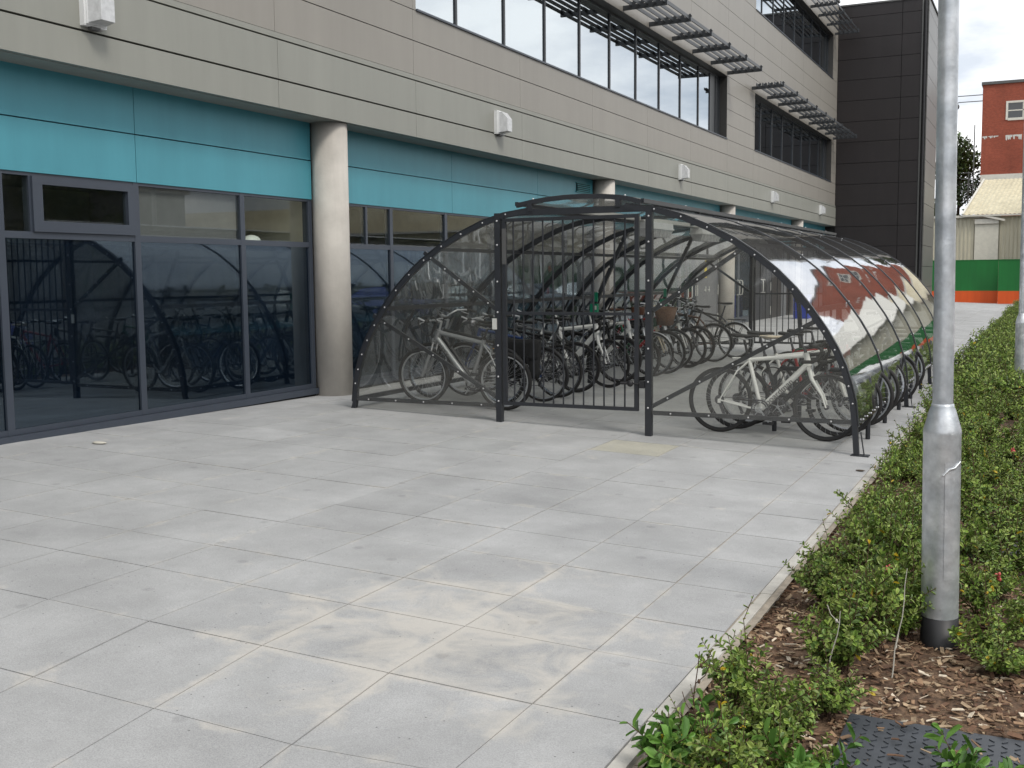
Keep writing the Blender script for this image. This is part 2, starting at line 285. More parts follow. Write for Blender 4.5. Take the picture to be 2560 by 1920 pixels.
# ------------------------------------------------------------------ helpers: geometry
class MB:
    def __init__(s): s.v = []; s.f = []; s.m = []; s.sm = []; s.c = []
    def add(s, vs, fs, mi=0, smooth=False, col=None):
        o = len(s.v); s.v += [tuple(p) for p in vs]
        for f in fs: s.f.append(tuple(i + o for i in f)); s.m.append(mi); s.sm.append(smooth); s.c.append(col)
    def box(s, x0, x1, y0, y1, z0, z1, mi=0, col=None):
        s.add([(x0, y0, z0), (x1, y0, z0), (x1, y1, z0), (x0, y1, z0), (x0, y0, z1), (x1, y0, z1), (x1, y1, z1), (x0, y1, z1)],
              [(0, 3, 2, 1), (4, 5, 6, 7), (0, 1, 5, 4), (1, 2, 6, 5), (2, 3, 7, 6), (3, 0, 4, 7)], mi, False, col)
    def bar(s, a, b, w, h, mi=0, up=(0, 0, 1)):          # rectangular bar from a to b
        a = Vector(a); b = Vector(b); d = (b - a).normalized(); up = Vector(up)
        if abs(d.dot(up)) > .99: up = Vector((0, 1, 0))
        sd = d.cross(up).normalized(); uu = sd.cross(d)
        vs = [p + sd * i * w / 2 + uu * j * h / 2 for p in (a, b) for i, j in ((-1, -1), (1, -1), (1, 1), (-1, 1))]
        s.add(vs, [(0, 1, 2, 3), (7, 6, 5, 4), (0, 4, 5, 1), (1, 5, 6, 2), (2, 6, 7, 3), (3, 7, 4, 0)], mi)
    def tube(s, pts, r, n=8, mi=0, closed=False, cap=True):
        pts = [Vector(p) for p in pts]; k = len(pts); rs = r if isinstance(r, (list, tuple)) else [r] * k
        rings = []; prev = None
        for i, p in enumerate(pts):
            if closed: d = pts[(i + 1) % k] - pts[i - 1]
            else: d = pts[min(i + 1, k - 1)] - pts[max(i - 1, 0)]
            d.normalize()
            if prev is None:
                a = Vector((0, 0, 1)) if abs(d.z) < .9 else Vector((1, 0, 0)); u = d.cross(a).normalized()
            else:
                u = (prev - d * prev.dot(d)); u = u.normalized() if u.length > 1e-6 else d.orthogonal().normalized()
            prev = u; w_ = d.cross(u)
            rings.append([p + (u * math.cos(2 * PI * j / n) + w_ * math.sin(2 * PI * j / n)) * rs[i] for j in range(n)])
        vs = [q for ring in rings for q in ring]; fs = []
        for i in range(k if closed else k - 1):
            i2 = (i + 1) % k
            for j in range(n): fs.append((i * n + j, i * n + (j + 1) % n, i2 * n + (j + 1) % n, i2 * n + j))
        s.add(vs, fs, mi, True)
        if cap and not closed:
            s.add(rings[0], [tuple(range(n))[::-1]], mi); s.add(rings[-1], [tuple(range(n))], mi)
    def lathe(s, prof, c=(0, 0, 0), axis='z', n=24, mi=0, smooth=True):     # prof: (radius, height)
        vs = []; k = len(prof)
        for j in range(n):
            a = 2 * PI * j / n
            for r, hh in prof:
                x, y = r * math.cos(a), r * math.sin(a)
                p = (x, y, hh) if axis == 'z' else ((x, hh, y) if axis == 'y' else (hh, x, y))
                vs.append((p[0] + c[0], p[1] + c[1], p[2] + c[2]))
        fs = [(j * k + i, ((j + 1) % n) * k + i, ((j + 1) % n) * k + i + 1, j * k + i + 1) for j in range(n) for i in range(k - 1)]
        s.add(vs, fs, mi, smooth)
    def ball(s, c, r, mi=0, n=8, sx=1, sy=1, sz=1):
        prof = [(math.sin(PI * i / n) * r, -math.cos(PI * i / n) * r) for i in range(n + 1)]
        o = len(s.v); s.lathe(prof, (0, 0, 0), 'z', n + 2, mi)
        for i in range(o, len(s.v)):
            p = s.v[i]; s.v[i] = (p[0] * sx + c[0], p[1] * sy + c[1], p[2] * sz + c[2])
    def sweep_xz(s, pts, y0, y1, t, mi=0, smooth=True):     # strip following pts (x,z), thickness t inward, from y0 to y1
        k = len(pts); nn = []
        for i in range(k):
            a = Vector(pts[max(i - 1, 0)]); b = Vector(pts[min(i + 1, k - 1)]); d = (b - a).normalized(); nn.append(Vector((-d.y, d.x)))
        vs = []
        for i, p in enumerate(pts):
            q = (p[0] - nn[i].x * t, p[1] - nn[i].y * t)
            vs += [(p[0], y0, p[1]), (p[0], y1, p[1]), (q[0], y1, q[1]), (q[0], y0, q[1])]
        fs = []
        for i in range(k - 1):
            for j in range(4): fs.append((i * 4 + j, i * 4 + (j + 1) % 4, i * 4 + 4 + (j + 1) % 4, i * 4 + 4 + j))
        fs += [(3, 2, 1, 0), (k * 4 - 4, k * 4 - 3, k * 4 - 2, k * 4 - 1)]
        o = len(s.f); s.add(vs, fs, mi, False)
    def build(s, name, mats, parent=None, autosmooth=True):
        me = bpy.data.meshes.new(name); me.from_pydata(s.v, [], s.f)
        if not isinstance(mats, (list, tuple)): mats = [mats]
        for m in mats: me.materials.append(M[m] if isinstance(m, str) else m)
        me.polygons.foreach_set('material_index', s.m); me.polygons.foreach_set('use_smooth', s.sm)
        if any(c is not None for c in s.c):
            a = me.color_attributes.new('col', 'FLOAT_COLOR', 'CORNER'); buf = []
            for p, c in zip(me.polygons, s.c):
                c = c or (.5, .5, .5); buf += [c[0], c[1], c[2], 1] * p.loop_total
            a.data.foreach_set('color', buf)
        me.update()
        o = bpy.data.objects.new(name, me); COL.objects.link(o)
        if parent: o.parent = parent
        return o

def tag(o, label=None, cat=None, group=None, kind=None):
    if label: o['label'] = label
    if cat: o['category'] = cat
    if group: o['group'] = group
    if kind: o['kind'] = kind
    return o
def empty(name, loc, label, cat, group=None, rz=0):
    o = bpy.data.objects.new(name, None); COL.objects.link(o); o.location = loc; o.rotation_euler = (0, 0, rz); o.empty_display_size = .1
    return tag(o, label, cat, group)
def text_mesh(body, size, name, m, parent, mtx, depth=.0006, sx=1.0, shear=0.0):
    c = bpy.data.curves.new(name, 'FONT'); c.body = body; c.size = size; c.extrude = depth; c.shear = shear; c.align_y = 'CENTER'
    t = bpy.data.objects.new(name + '_src', c); COL.objects.link(t)
    dg = bpy.context.evaluated_depsgraph_get(); me = bpy.data.meshes.new_from_object(t.evaluated_get(dg))
    bpy.data.objects.remove(t); bpy.data.curves.remove(c)
    me.materials.clear(); me.materials.append(M[m])
    o = bpy.data.objects.new(name, me); COL.objects.link(o); o.parent = parent; o.matrix_local = mtx @ Matrix.Diagonal((sx, 1, 1, 1))
    return o

def sstep(t): t = max(0, min(1, t)); return t * t * (3 - 2 * t)
def gz(x, y):
    d = max(0, -1.4 - x)
    z = .036 * d
    z -= .012 * max(0, min(y, 12) - 7) * sstep((d - 5.64) / 1.2)
    z -= .07 * max(0, 3.75 - y) * sstep((-1.78 - x) / .5)
    return z

# ------------------------------------------------------------------ ground, paving, kerb, bed
g = MB(); g.add([(-600, -300, -.16), (600, -300, -.16), (600, 900, -.16), (-600, 900, -.16)], [(0, 1, 2, 3)])
tag(g.build('ground', 'tar'), kind='structure')

rows = [-3.5, -2.84, -2.18, -1.52, -.86, -.2, .46, 1.12, 1.78, 2.44, 3.10, 3.76, 4.43, 4.96, 5.62, 6.21]
rr = random.Random(3)
while rows[-1] < 64: rows.append(rows[-1] + rr.choice((.66, .66, .5, .6)))
cols = [-1.30, -1.75] + [-1.75 - .66 * i for i in range(1, 12)]
pv = MB()
for j in range(len(rows) - 1):
    cc = cols if rows[j] < 51 else cols + [cols[-1] - .66 * i for i in range(1, 14)]
    for i in range(len(cc) - 1):
        x1, x0 = cc[i], cc[i + 1]; y0, y1 = rows[j], rows[j + 1]
        if x0 < -8.6 and rows[j] < 51: continue
        gp_ = .0026 + rr.random() * .0018; a = [(x0 + gp_, y0 + gp_), (x1 - gp_, y0 + gp_), (x1 - gp_, y1 - gp_), (x0 + gp_, y1 - gp_)]
        dz = rr.uniform(-.0012, .0012); k = rr.gauss(1, .018)
        c = [.378 * k, .380 * k, .382 * k]
        t = rr.random()
        if t < .03: c = [v * .92 for v in c]
        elif t > .95: c = [v * 1.05 for v in c]
        if x0 < -3.4 < x1 and y0 < 9.35 < y1: c = [.425, .41, .35]
        if x0 < -5.0 < x1 and y0 < 9.0 < y1: c = [.35, .355, .355]
        top = [(x, y, gz(x, y) + dz) for x, y in a]; bot = [(x, y, z - .035) for x, y, z in top]
        pv.add(bot + top, [(4, 5, 6, 7), (0, 1, 5, 4), (1, 2, 6, 5), (2, 3, 7, 6), (3, 0, 4, 7)], 0, False, c)
po = pv.build('paving', 'paving'); uvl = po.data.uv_layers.new(name='slab')
ub = []
for i, p in enumerate(po.data.polygons): ub += ([0, 0, 1, 0, 1, 1, 0, 1] if i % 5 == 0 else [0.0] * 8)
uvl.data.foreach_set('uv', ub); tag(po, kind='structure')
jb = MB()
ys = [-3.5, .5, 1.5, 2.5, 3.1, 3.75, 5, 7, 8, 9, 10, 11, 12, 20, 30, 45, 66]; xs = [-20, -12, -8.7, -8.2, -7.7, -7.04, -6, -4, -3, -2.28, -2.03, -1.78, -1.4, -1.2]
for j in range(len(ys) - 1):
    for i in range(len(xs) - 1):
        q = [(xs[i], ys[j]), (xs[i + 1], ys[j]), (xs[i + 1], ys[j + 1]), (xs[i], ys[j + 1])]
        jb.add([(x, y, (gz(x, y) if x > -8.8 else gz(-8.8, y)) - (.0045 if y > 3.8 else .022)) for x, y in q], [(0, 1, 2, 3)], 0, True)
tag(jb.build('paving_bed', 'joint_sand'), kind='structure')
kb = MB(); y = -3.5
while y < 56:
    l = .914; kb.box(-1.292 + rr.uniform(-.004, .004), -1.236, y + .003, y + l - .003, -.15, .004 + rr.uniform(-.003, .003)); y += l
tag(kb.build('kerb', 'kerb'), kind='structure')
bd = MB(); nx, ny = 30, 150
def bedz(x, y): return -.035 + .03 * noise.noise(Vector((x * 1.3, y * 1.3, 0))) + .012 * noise.noise(Vector((x * 7, y * 7, 3))) - .02 * max(0, 1 - (x + 1.236) / .15)
pts = []
for j in range(ny + 1):
    for i in range(nx + 1):
        x = -1.236 + 3.9 * i / nx; y = -3.5 + (14 * j / 100 if j <= 100 else 14 + 45.5 * (j - 100) / 50); pts.append((x, y, bedz(x, y)))
bd.add(pts, [(j * (nx + 1) + i, j * (nx + 1) + i + 1, (j + 1) * (nx + 1) + i + 1, (j + 1) * (nx + 1) + i) for j in range(ny) for i in range(nx)], 0, True)
tag(bd.build('soil', 'mulch'), kind='structure')

# ------------------------------------------------------------------ office building
XO, XI, ZS = -7.86, -8.25, 3.585
office = empty('office_building', (-8, 20, 0), 'long three storey office block with beige metal cladding, turquoise band and tinted ground floor glazing', 'building')
office.location = (0, 0, 0)
YJ = [-14, -10.8, -7.6, -4.3, -1, 2.2, 5.9, 10.19, 13.2, 16.59, 19.79, 23.0, 26.22, 29.62, 32.55, 36.2, 39.7, 42.9, 46.58]
def panels(mb, X, z0, z1, y0, y1, g=.006, mi=0, t=.03):
    ed = [y0] + [y for y in YJ if y0 + .05 < y < y1 - .05] + [y1]
    for a, b in zip(ed, ed[1:]): mb.box(X - t, X, a + g / 2, b - g / 2, z0, z1, mi)
cl = MB()
Y0, Y1 = -14, 46.58
panels(cl, XO + .03, ZS, 3.890, Y0, Y1, mi=1, t=.06); panels(cl, XO + .03, 3.910, 4.335, Y0, Y1, mi=1, t=.06)
cl.box(XO - .03, XO + .022, Y0, Y1, 4.356, 4.416, 1)
panels(cl, XO, 4.428, 4.876, Y0, Y1); panels(cl, XO, 4.888, 5.288, Y0, Y1)
W1, W2 = (13.29, 29.56), (32.70, 45.55)
ZW = (5.30, 6.95); ZW3 = (9.33, 11.03)
for zr in ((5.298, 5.68), (5.69, 6.09), (6.10, 6.505), (6.515, 6.95)):
    for a, b in ((Y0, W1[0]), (W1[1], W2[0]), (W2[1], Y1)): panels(cl, XO, *zr, a, b)
for zr in ((6.96, 7.33), (7.34, 7.715), (7.725, 8.195), (8.205, 8.70), (8.71, 9.32)): panels(cl, XO, *zr, Y0, Y1)
for zr in ((9.33, 9.75), (9.76, 10.18), (10.19, 10.6), (10.61, 11.03)):
    for a, b in ((Y0, W1[0]), (W1[1], W2[0]), (W2[1], Y1)): panels(cl, XO, *zr, a, b)
for zr in ((11.04, 11.5), (11.51, 11.97), (11.98, 12.45)): panels(cl, XO, *zr, Y0, Y1)
cl.build('cladding', ['clad', 'clad_low'], office)
bk = MB()
bk.box(-8.2, XO - .032, Y0, Y1, ZS + .004, 5.26); bk.box(-8.2, XO - .032, Y0, Y1, 6.99, 9.29); bk.box(-8.2, XO - .032, Y0, Y1, 11.07, 12.44)
for z0, z1 in ((5.26, 6.99), (9.29, 11.07)):
    for a, b in ((Y0, W1[0] - .04), (W1[1] + .04, W2[0] - .04), (W2[1] + .04, Y1)): bk.box(-8.2, XO - .032, a, b, z0, z1)
bk.box(-20, -8.2, Y0, Y1, 12.1, 12.3)
bk.box(-20, -19.8, Y0, Y1, 0, 12.1); bk.box(-20, -8.2, Y0 - .2, Y0, 0, 12.3)
for z in (4.6, 8.6): bk.box(-19.8, -8.2, Y0, Y1, z - .25, z)
bk.build('wall_backing', 'joint', office)
sf = MB(); sf.box(XI - .02, XO - .032, Y0, Y1, ZS - .004, ZS + .003)
sf.build('soffit', 'soffit', office)
cp = MB(); cp.box(-8.3, XO + .06, Y0, Y1, 12.45, 12.55); cp.build('coping', 'trim_dark', office)

def strip_window(y0, y1, z0, z1, mull, solid=None):
    wd = MB()      # reveal
    wd.box(-8.2, XO - .004, y0 - .04, y0, z0, z1); wd.box(-8.2, XO - .004, y1, y1 + .04, z0, z1)
    wd.box(-8.2, XO - .004, y0 - .04, y1 + .04, z1, z1 + .04); wd.box(-8.2, XO - .002, y0 - .04, y1 + .04, z0 - .035, z0)
    win = wd.build('window', 'reveal', office)
    fr = MB(); X = -8.08
    ed = [y0] + mull + [y1]
    for y in ed: fr.box(X - .05, X + .022, y - .028, y + .028, z0, z1)
    fr.box(X - .049, X + .02, y0, y1, z0, z0 + .05); fr.box(X - .049, X + .02, y0, y1, z1 - .05, z1)
    fr.build('frame', 'louvre', win)
    sl = MB(); sl.box(-8.0, XO + .025, y0, y1, z0 - .012, z0 + .016); sl.build('sill', 'frame_grey', win)
    for a, b in zip(ed, ed[1:]):
        p = MB(); mm = 'glass_up'
        if solid and solid[0] <= (a + b) / 2 <= solid[1]: mm = 'louvre'
        p.box(X - .012, X, a + .03, b - .03, z0 + .05, z1 - .05); p.build('pane', mm, win)
    # dim room behind
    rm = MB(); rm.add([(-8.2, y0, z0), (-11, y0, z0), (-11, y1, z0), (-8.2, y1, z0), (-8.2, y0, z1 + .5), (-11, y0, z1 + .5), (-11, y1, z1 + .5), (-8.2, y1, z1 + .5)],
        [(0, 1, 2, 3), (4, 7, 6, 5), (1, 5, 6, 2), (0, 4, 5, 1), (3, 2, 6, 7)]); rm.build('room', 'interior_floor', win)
ML = [14.81, 16.44, 18.06, 19.67, 21.26, 22.84, 24.42, 26.02, 27.55, 28.62, 29.17]
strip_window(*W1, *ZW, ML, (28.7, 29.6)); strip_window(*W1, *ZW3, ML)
MR = [33.3, 34.3, 35.85, 37.4, 39.1, 40.6, 42.2, 43.9, 45.0]
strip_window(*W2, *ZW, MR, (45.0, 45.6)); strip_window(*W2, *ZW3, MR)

def brise(ys, z):
    b = MB()
    for x in (-7.66, -7.49, -7.32, -7.15, -6.97): b.bar((x, ys[0] - .3, z + .02), (x, ys[-1] + .1, z + .02), .016, .075)
    o = b.build('sun_louvre', 'louvre', office)
    for y in ys:
        c = MB(); c.bar((XO, y, z - .03), (-6.93, y, z - .015), .05, .09)
        for x in (-7.66, -7.49, -7.32, -7.15, -6.99): c.bar((x - .03, y, z + .015), (x + .06, y, z + .075), .048, .06)
        c.build('bracket', 'louvre', o)
brise([13.4 + 1.617 * i for i in range(11)], 7.06)
brise([32.3, 34.25, 35.8, 37.4, 39.1, 40.8, 42.4, 44.05, 45.8], 7.06)
brise([13.4 + 1.617 * i for i in range(11)], 11.14); brise([32.3, 34.25, 35.8, 37.4, 39.1, 40.78, 42.3, 44.0, 45.8], 11.14)

CY = [-7.6, 1.94, 11.52, 21.0, 30.58, 40.16]
for y in CY:
    c = MB(); c.lathe([(0, gz(-8, y) - .05), (.228, gz(-8, y) - .05), (.228, ZS - .006), (0, ZS - .006)], (-8.1, y, 0), 'z', 40, 0)
    c.build('column', 'concrete_col', office)

# turquoise band
def band(y0, y1, joints):
    b = MB(); ed = [y0] + joints + [y1]
    for a, c in zip(ed, ed[1:]):
        for z0, z1 in ((2.647, 3.114), (3.126, 3.582)): b.box(XI - .03, XI + .012, a + .004, c - .004, z0, z1)
    b.box(XI - .05, XI - .032, y0, y1, 2.65, 3.58, 1)
    b.build('turquoise_panel', ['blue_panel', 'joint'], office)
band(-14, -7.85, [-11]); band(-7.35, 1.7, [-4.4, -1.4]); band(2.2, 11.32, [5.3, 8.39]); band(11.75, 20.75, [14.92, 18.09]); band(21.25, 30.33, [24.45, 27.5]); band(30.83, 39.9, [33.5, 36.6]); band(40.4, 46.55, [43.3])
v = MB(); v.box(XI + .012, XI + .02, 19.88, 20.60, 3.30, 3.47)
vent = v.build('vent', 'joint', office)
v = MB()
for z in (3.325, 3.36, 3.395, 3.43): v.bar((XI + .028, 19.9, z), (XI + .028, 20.58, z), .03, .016)
v.box(XI + .013, XI + .04, 19.85, 20.63, 3.285, 3.302); v.box(XI + .013, XI + .04, 19.85, 20.63, 3.455, 3.472)
v.build('vent_slats', 'vent_blue', vent)

# ground floor glazing
ZT, ZB = 2.646, .30
def glaze(y0, y1, mull, opener=None, thin=(), blind=None, doors=None):
    w = MB(); ed = [y0] + mull + [y1]
    for i, y in enumerate(ed): w.box(XI - .09, XI, y - .038, y + .038, ZB, ZT)
    w.box(XI - .088, XI - .003, y0, y1, 2.056, 2.118); w.box(XI - .088, XI - .003, y0, y1, ZB, .350); w.box(XI - .088, XI - .003, y0, y1, ZT - .03, ZT)
    for y in thin: w.box(XI - .087, XI - .004, y - .022, y + .022, 2.118, ZT - .03)
    fo = w.build('window', 'frame_grey', office)
    s = MB(); s.box(XI - .09, XI + .055, y0 - .02, y1 + .02, .225, .297); s.build('sill', 'frame_grey', fo)
    s = MB(); s.box(XI - .12, XI + .02, y0, y1, -.05, .2248); s.build('plinth', 'joint', fo)
    for a, b in zip(ed, ed[1:]):
        p = MB(); p.box(XI - .03, XI - .022, a + .038, b - .038, .35, 2.056); p.build('pane', 'glass_low', fo)
        t0 = [a + .038] + [y for y in thin if a < y < b] + [b - .038]
        for c, d in zip(t0, t0[1:]):
            if opener and opener[0] <= (c + d) / 2 <= opener[1]:
                q = MB(); zz0, zz1 = 2.118, ZT - .03
                q.box(XI - .05, XI + .022, c, d, zz0, zz0 + .10); q.box(XI - .05, XI + .022, c, d, zz1 - .07, zz1)
                q.box(XI - .05, XI + .021, c, c + .11, zz0 + .10, zz1 - .07); q.box(XI - .05, XI + .021, d - .09, d, zz0 + .10, zz1 - .07)
                oc = q.build('opening_casement', 'frame_grey', fo)
                q = MB(); q.box(XI - .03, XI - .02, c + .11, d - .09, zz0 + .10, zz1 - .07); q.build('pane', 'glass_top', oc)
            else:
                q = MB(); q.box(XI - .03, XI - .022, c, d, 2.118, ZT - .03); q.build('pane', 'glass_top', fo)
            if blind and blind[0] <= (c + d) / 2 <= blind[1]:
                q = MB(); q.box(XI - .075, XI - .068, c, d, 2.118, ZT - .03); q.build('blind', 'blind', fo)
    return fo
glaze(2.2, 11.29, [3.5, 5.15, 6.77, 8.385, 10.01], (7.1, 8.4), (7.11,), (8.4, 10.0))
glaze(11.78, 20.72, [13.18, 14.74, 16.3, 17.9, 19.4], None, (12.56,))
glaze(21.25, 26.6, [22.8, 24.6])
glaze(-7.35, 1.7, [-5.5, -3.7, -1.9, 0]); glaze(-14, -7.85, [-12, -10])
# rooms behind the glazing
rm = MB()
for y0, y1, xb in ((-14, -5, -13), (-5, 4.2, -13), (4.2, 11.5, -12.2), (11.56, 21, -11.4), (21.06, 26.7, -11.4)):
    rm.add([(XI - .13, y0, .22), (xb, y0, .22), (xb, y1, .22), (XI - .13, y1, .22), (XI - .13, y0, 2.9), (xb, y0, 2.9), (xb, y1, 2.9), (XI - .13, y1, 2.9)],
           [(1, 5, 6, 2), (0, 4, 5, 1), (3, 2, 6, 7), (4, 7, 6, 5)], 0)
    rm.add([(XI - .13, y0, .22), (xb, y0, .22), (xb, y1, .22), (XI - .13, y1, .22)], [(0, 1, 2, 3)], 1)
    # white wall cupboards and a door leaf on the back wall
    rm.box(xb + .01, xb + .4, y0 + 1.2, y0 + 2.6, .22, 2.1, 2); rm.box(xb + .01, xb + .06, y1 - 2.2, y1 - 1.3, .22, 2.2, 1)
rm.box(XI - .75, XI - .14, 4.3, 11.2, 2.02, 2.06, 2)
rm.build('room', ['interior', 'interior_floor', 'plate_white'], office)

# doors under the band
def door_unit(y0, y1, kind):
    d = MB(); d.box(XI - .10, XI, y0, y1, 2.55, 2.646); d.box(XI - .10, XI, y0, y0 + .07, .17, 2.55); d.box(XI - .10, XI, y1 - .07, y1, .17, 2.55)
    o = d.build('door', 'door_dark' if kind != 'flush' else 'door_grey', office); m = (y0 + y1) / 2
    for a, b in ((y0 + .075, m - .004), (m + .004, y1 - .075)):
        q = MB()
        if kind == 'flush': q.box(XI - .07, XI - .015, a, b, .19, 2.545); lf = q.build('leaf', 'door_grey', o)
        elif kind == 'glass':
            q.box(XI - .07, XI - .015, a, a + .1, .19, 2.545); q.box(XI - .07, XI - .015, b - .1, b, .19, 2.545); q.box(XI - .069, XI - .016, a + .1, b - .1, .19, .38); q.box(XI - .069, XI - .016, a + .1, b - .1, 2.4, 2.545)
            lf = q.build('leaf', 'frame_grey', o); q = MB(); q.box(XI - .05, XI - .04, a + .1, b - .1, .38, 2.4); q.build('pane', 'glass_low', lf)
        else:
            q.box(XI - .07, XI - .03, a, b, .19, 2.545)
            for i in range(38): q.bar((XI - .02, a + .06, .26 + i * .06), (XI - .02, b - .06, .26 + i * .06), .03, .018)
            lf = q.build('leaf', 'door_dark', o)
        hy = b - .17 if a < m - .1 and b <= m else a + .17
        q = MB()
        if kind == 'flush':
            q.bar((XI, hy, 1.25), (XI, hy - .16, 1.25), .02, .022); q.bar((XI - .01, hy, 1.2), (XI - .01, hy, 1.35), .03, .012)
        else: q.tube([(XI - .02, hy, 1.05), (XI + .05, hy, 1.07), (XI + .06, hy, 1.12), (XI + .06, hy, 1.42), (XI + .05, hy, 1.47), (XI - .02, hy, 1.49)], .017, 8)
        q.build('handle', 'plate_white', lf)
    q = MB()
    for y in (y0 + .06, y1 - .06):
        for z in (.45, 1.25, 2.05): q.box(XI + .002, XI + .02, y - .012, y + .012, z - .14, z + .14)
    q.build('hinge', 'plate_white', o)
    return o
door_unit(26.65, 28.1, 'glass'); fd = door_unit(28.15, 30.28, 'flush')
door_unit(31.0, 34.25, 'glass'); door_unit(34.45, 36.85, 'louvre')
q = MB(); q.box(XI - .014, XI - .008, 28.93, 29.13, 1.58, 1.92); q.box(XI - .008, XI - .006, 28.97, 29.09, 1.66, 1.76, 1); q.box(XI - .014, XI - .008, 28.95, 29.1, 2.0, 2.08)
q.build('sign', ['sign_yellow', 'trim_dark'], fd)
q = MB(); q.box(XI - .10, XI - .02, 21.25, 46.5, -.05, .165); q.box(XI - .1, XI - .03, 36.9, 39.9, .17, 2.646, 1); q.box(XI - .1, XI - .03, 40.4, 46.5, .17, 2.646, 2)
q.box(XI - .03, XI - .02, 38.6, 39.4, .17, 2.4, 2)
q.build('wall_panel', ['joint', 'clad_dark', 'door_grey'], office)
q = MB(); q.box(-20, XI - .13, 26.7, 46.5, .1, .2); q.box(-9.2, -9.1, 26.7, 46.5, .2, 2.9, 1); q.build('inner_wall', ['interior_floor', 'door_dark'], office)

# dark stair tower
tw = empty('stair_tower', (0, 0, 0), 'tall charcoal clad block standing at the far end of the beige office', 'building')
ZL = [1.08, 1.91, 2.74, 3.55, 4.39, 5.25, 6.09, 6.93, 7.74, 8.57, 9.39, 10.2, 11.01, 11.84, 12.3]
ZL = [-.1, .27] + ZL
q = MB(); s2 = MB()
for a, b in zip(ZL, ZL[1:]):
    for x0, x1 in ((-7.86, -5.42), (-5.41, -4.70)): q.box(x0 + .004, x1 - .004, 46.60, 46.64, a + .008, b - .008)
    s2.box(-4.47, -4.43, 46.62, 51.0, a + .008, b - .008)
q.build('front_cladding', 'clad_dark', tw); s2.build('side_cladding', 'clad_side', tw)
q = MB(); q.box(-12, -4.472, 46.642, 51.0, -.1, 12.28); q.build('core', 'joint', tw)
q = MB(); q.box(-4.69, -4.63, 46.59, 46.66, 0, 12.3); q.build('corner_trim', 'clad_side', tw)
q = MB(); q.tube([(-4.54, 46.55, 0), (-4.54, 46.55, 12.2)], .05, 10); q.build('downpipe', 'black', tw)
q = MB(); q.box(-7.9, -4.38, 46.56, 51.05, 12.3, 12.36); q.build('coping', 'trim_dark', tw)

# wall lamps
def wall_lamp(y, label, dz=0):
    o = empty('wall_lamp', (XO + .03, y, 4.08 + dz), label, 'wall lamp', 'bulkhead lamps along the lower cladding band')
    b = MB(); b.box(0, .055, -.13, .13, -.19, .17); b.box(.055, .075, -.115, .115, -.175, .155); b.build('casing', 'lamp_case', o)
    l = MB()
    l.add([(.075, -.105, -.165), (.075, .105, -.165), (.075, .105, .145), (.075, -.105, .145), (.21, -.08, -.15), (.21, .08, -.15), (.21, .08, .04), (.21, -.08, .04), (.12, -.1, .145), (.12, .1, .145)],
          [(4, 5, 6, 7), (0, 1, 5, 4), (7, 6, 9, 8), (8, 9, 2, 3), (1, 2, 9, 6, 5), (0, 4, 7, 8, 3)], 0)
    l.build('lens', 'lamp_lens', o)
    k = MB(); k.box(.01, .06, -.05, .05, -.215, -.19); k.build('bracket', 'trim_dark', o)
wall_lamp(7.5, 'white bulkhead wall lamp nearest the camera, cut by the top edge of the photo', .05)
wall_lamp(15.7, 'white bulkhead wall lamp on the cladding just right of the first concrete column')
wall_lamp(25.29, 'white bulkhead wall lamp above the near end of the arched shelter roof')
wall_lamp(34.92, 'small white bulkhead wall lamp, second from the dark tower')
wall_lamp(43.08, 'smallest white bulkhead wall lamp right beside the dark tower')
wall_lamp(-2.0, 'white bulkhead wall lamp behind the viewpoint')

# things on the inner window ledge
b = MB(); b.box(-8.72, -8.45, 7.75, 8.05, 2.062, 2.13); tag(b.build('paper_box', 'plate_white'), 'flat white box lying on the ledge behind the open top casement', 'box')
b = MB(); b.ball((-8.55, 10.52, 2.12), .1, 0, 8, 1, 1.3, .75); b.ball((-8.6, 10.62, 2.1), .07, 0, 7, 1, 1.2, .8); tag(b.build('plastic_bag', 'bag_white'), 'crumpled white plastic bag on the ledge behind the upper window beside the column', 'bag')
b = MB(); b.lathe([(0, 2.061), (.04, 2.061), (.05, 2.28), (.0, 2.285)], (-8.55, 10.33, 0)); tag(b.build('cup', 'plate_white'), 'tall white cup standing left of the plastic bag on the window ledge', 'cup')

# ------------------------------------------------------------------ cycle shelter
XC = -4.27
ARC = [(2.765, .27), (2.74, .5), (2.70, .66), (2.645, .83), (2.57, .99), (2.47, 1.16), (2.33, 1.36), (2.18, 1.545), (2.01, 1.715), (1.82, 1.87), (1.60, 2.015), (1.36, 2.14), (1.10, 2.25), (.83, 2.33), (.50, 2.375)]
RY = [10.36, 12.4, 14.4, 15.95, 17.5, 19.45, 21.4]
shelter = empty('cycle_shelter', (0, 0, 0), 'long arched cycle shelter of dark steel ribs and smoky clear sheets', 'cycle shelter')
def arc_at_z(z):
    for (u0, z0), (u1, z1) in zip(ARC, ARC[1:]):
        if z0 <= z <= z1: return u0 + (u1 - u0) * (z - z0) / (z1 - z0)
    return ARC[0][0]
def arc_at_u(u):
    for (u0, z0), (u1, z1) in zip(ARC, ARC[1:]):
        if u1 <= u <= u0: return z0 + (z1 - z0) * (u0 - u) / (u0 - u1)
    return ARC[-1][1]
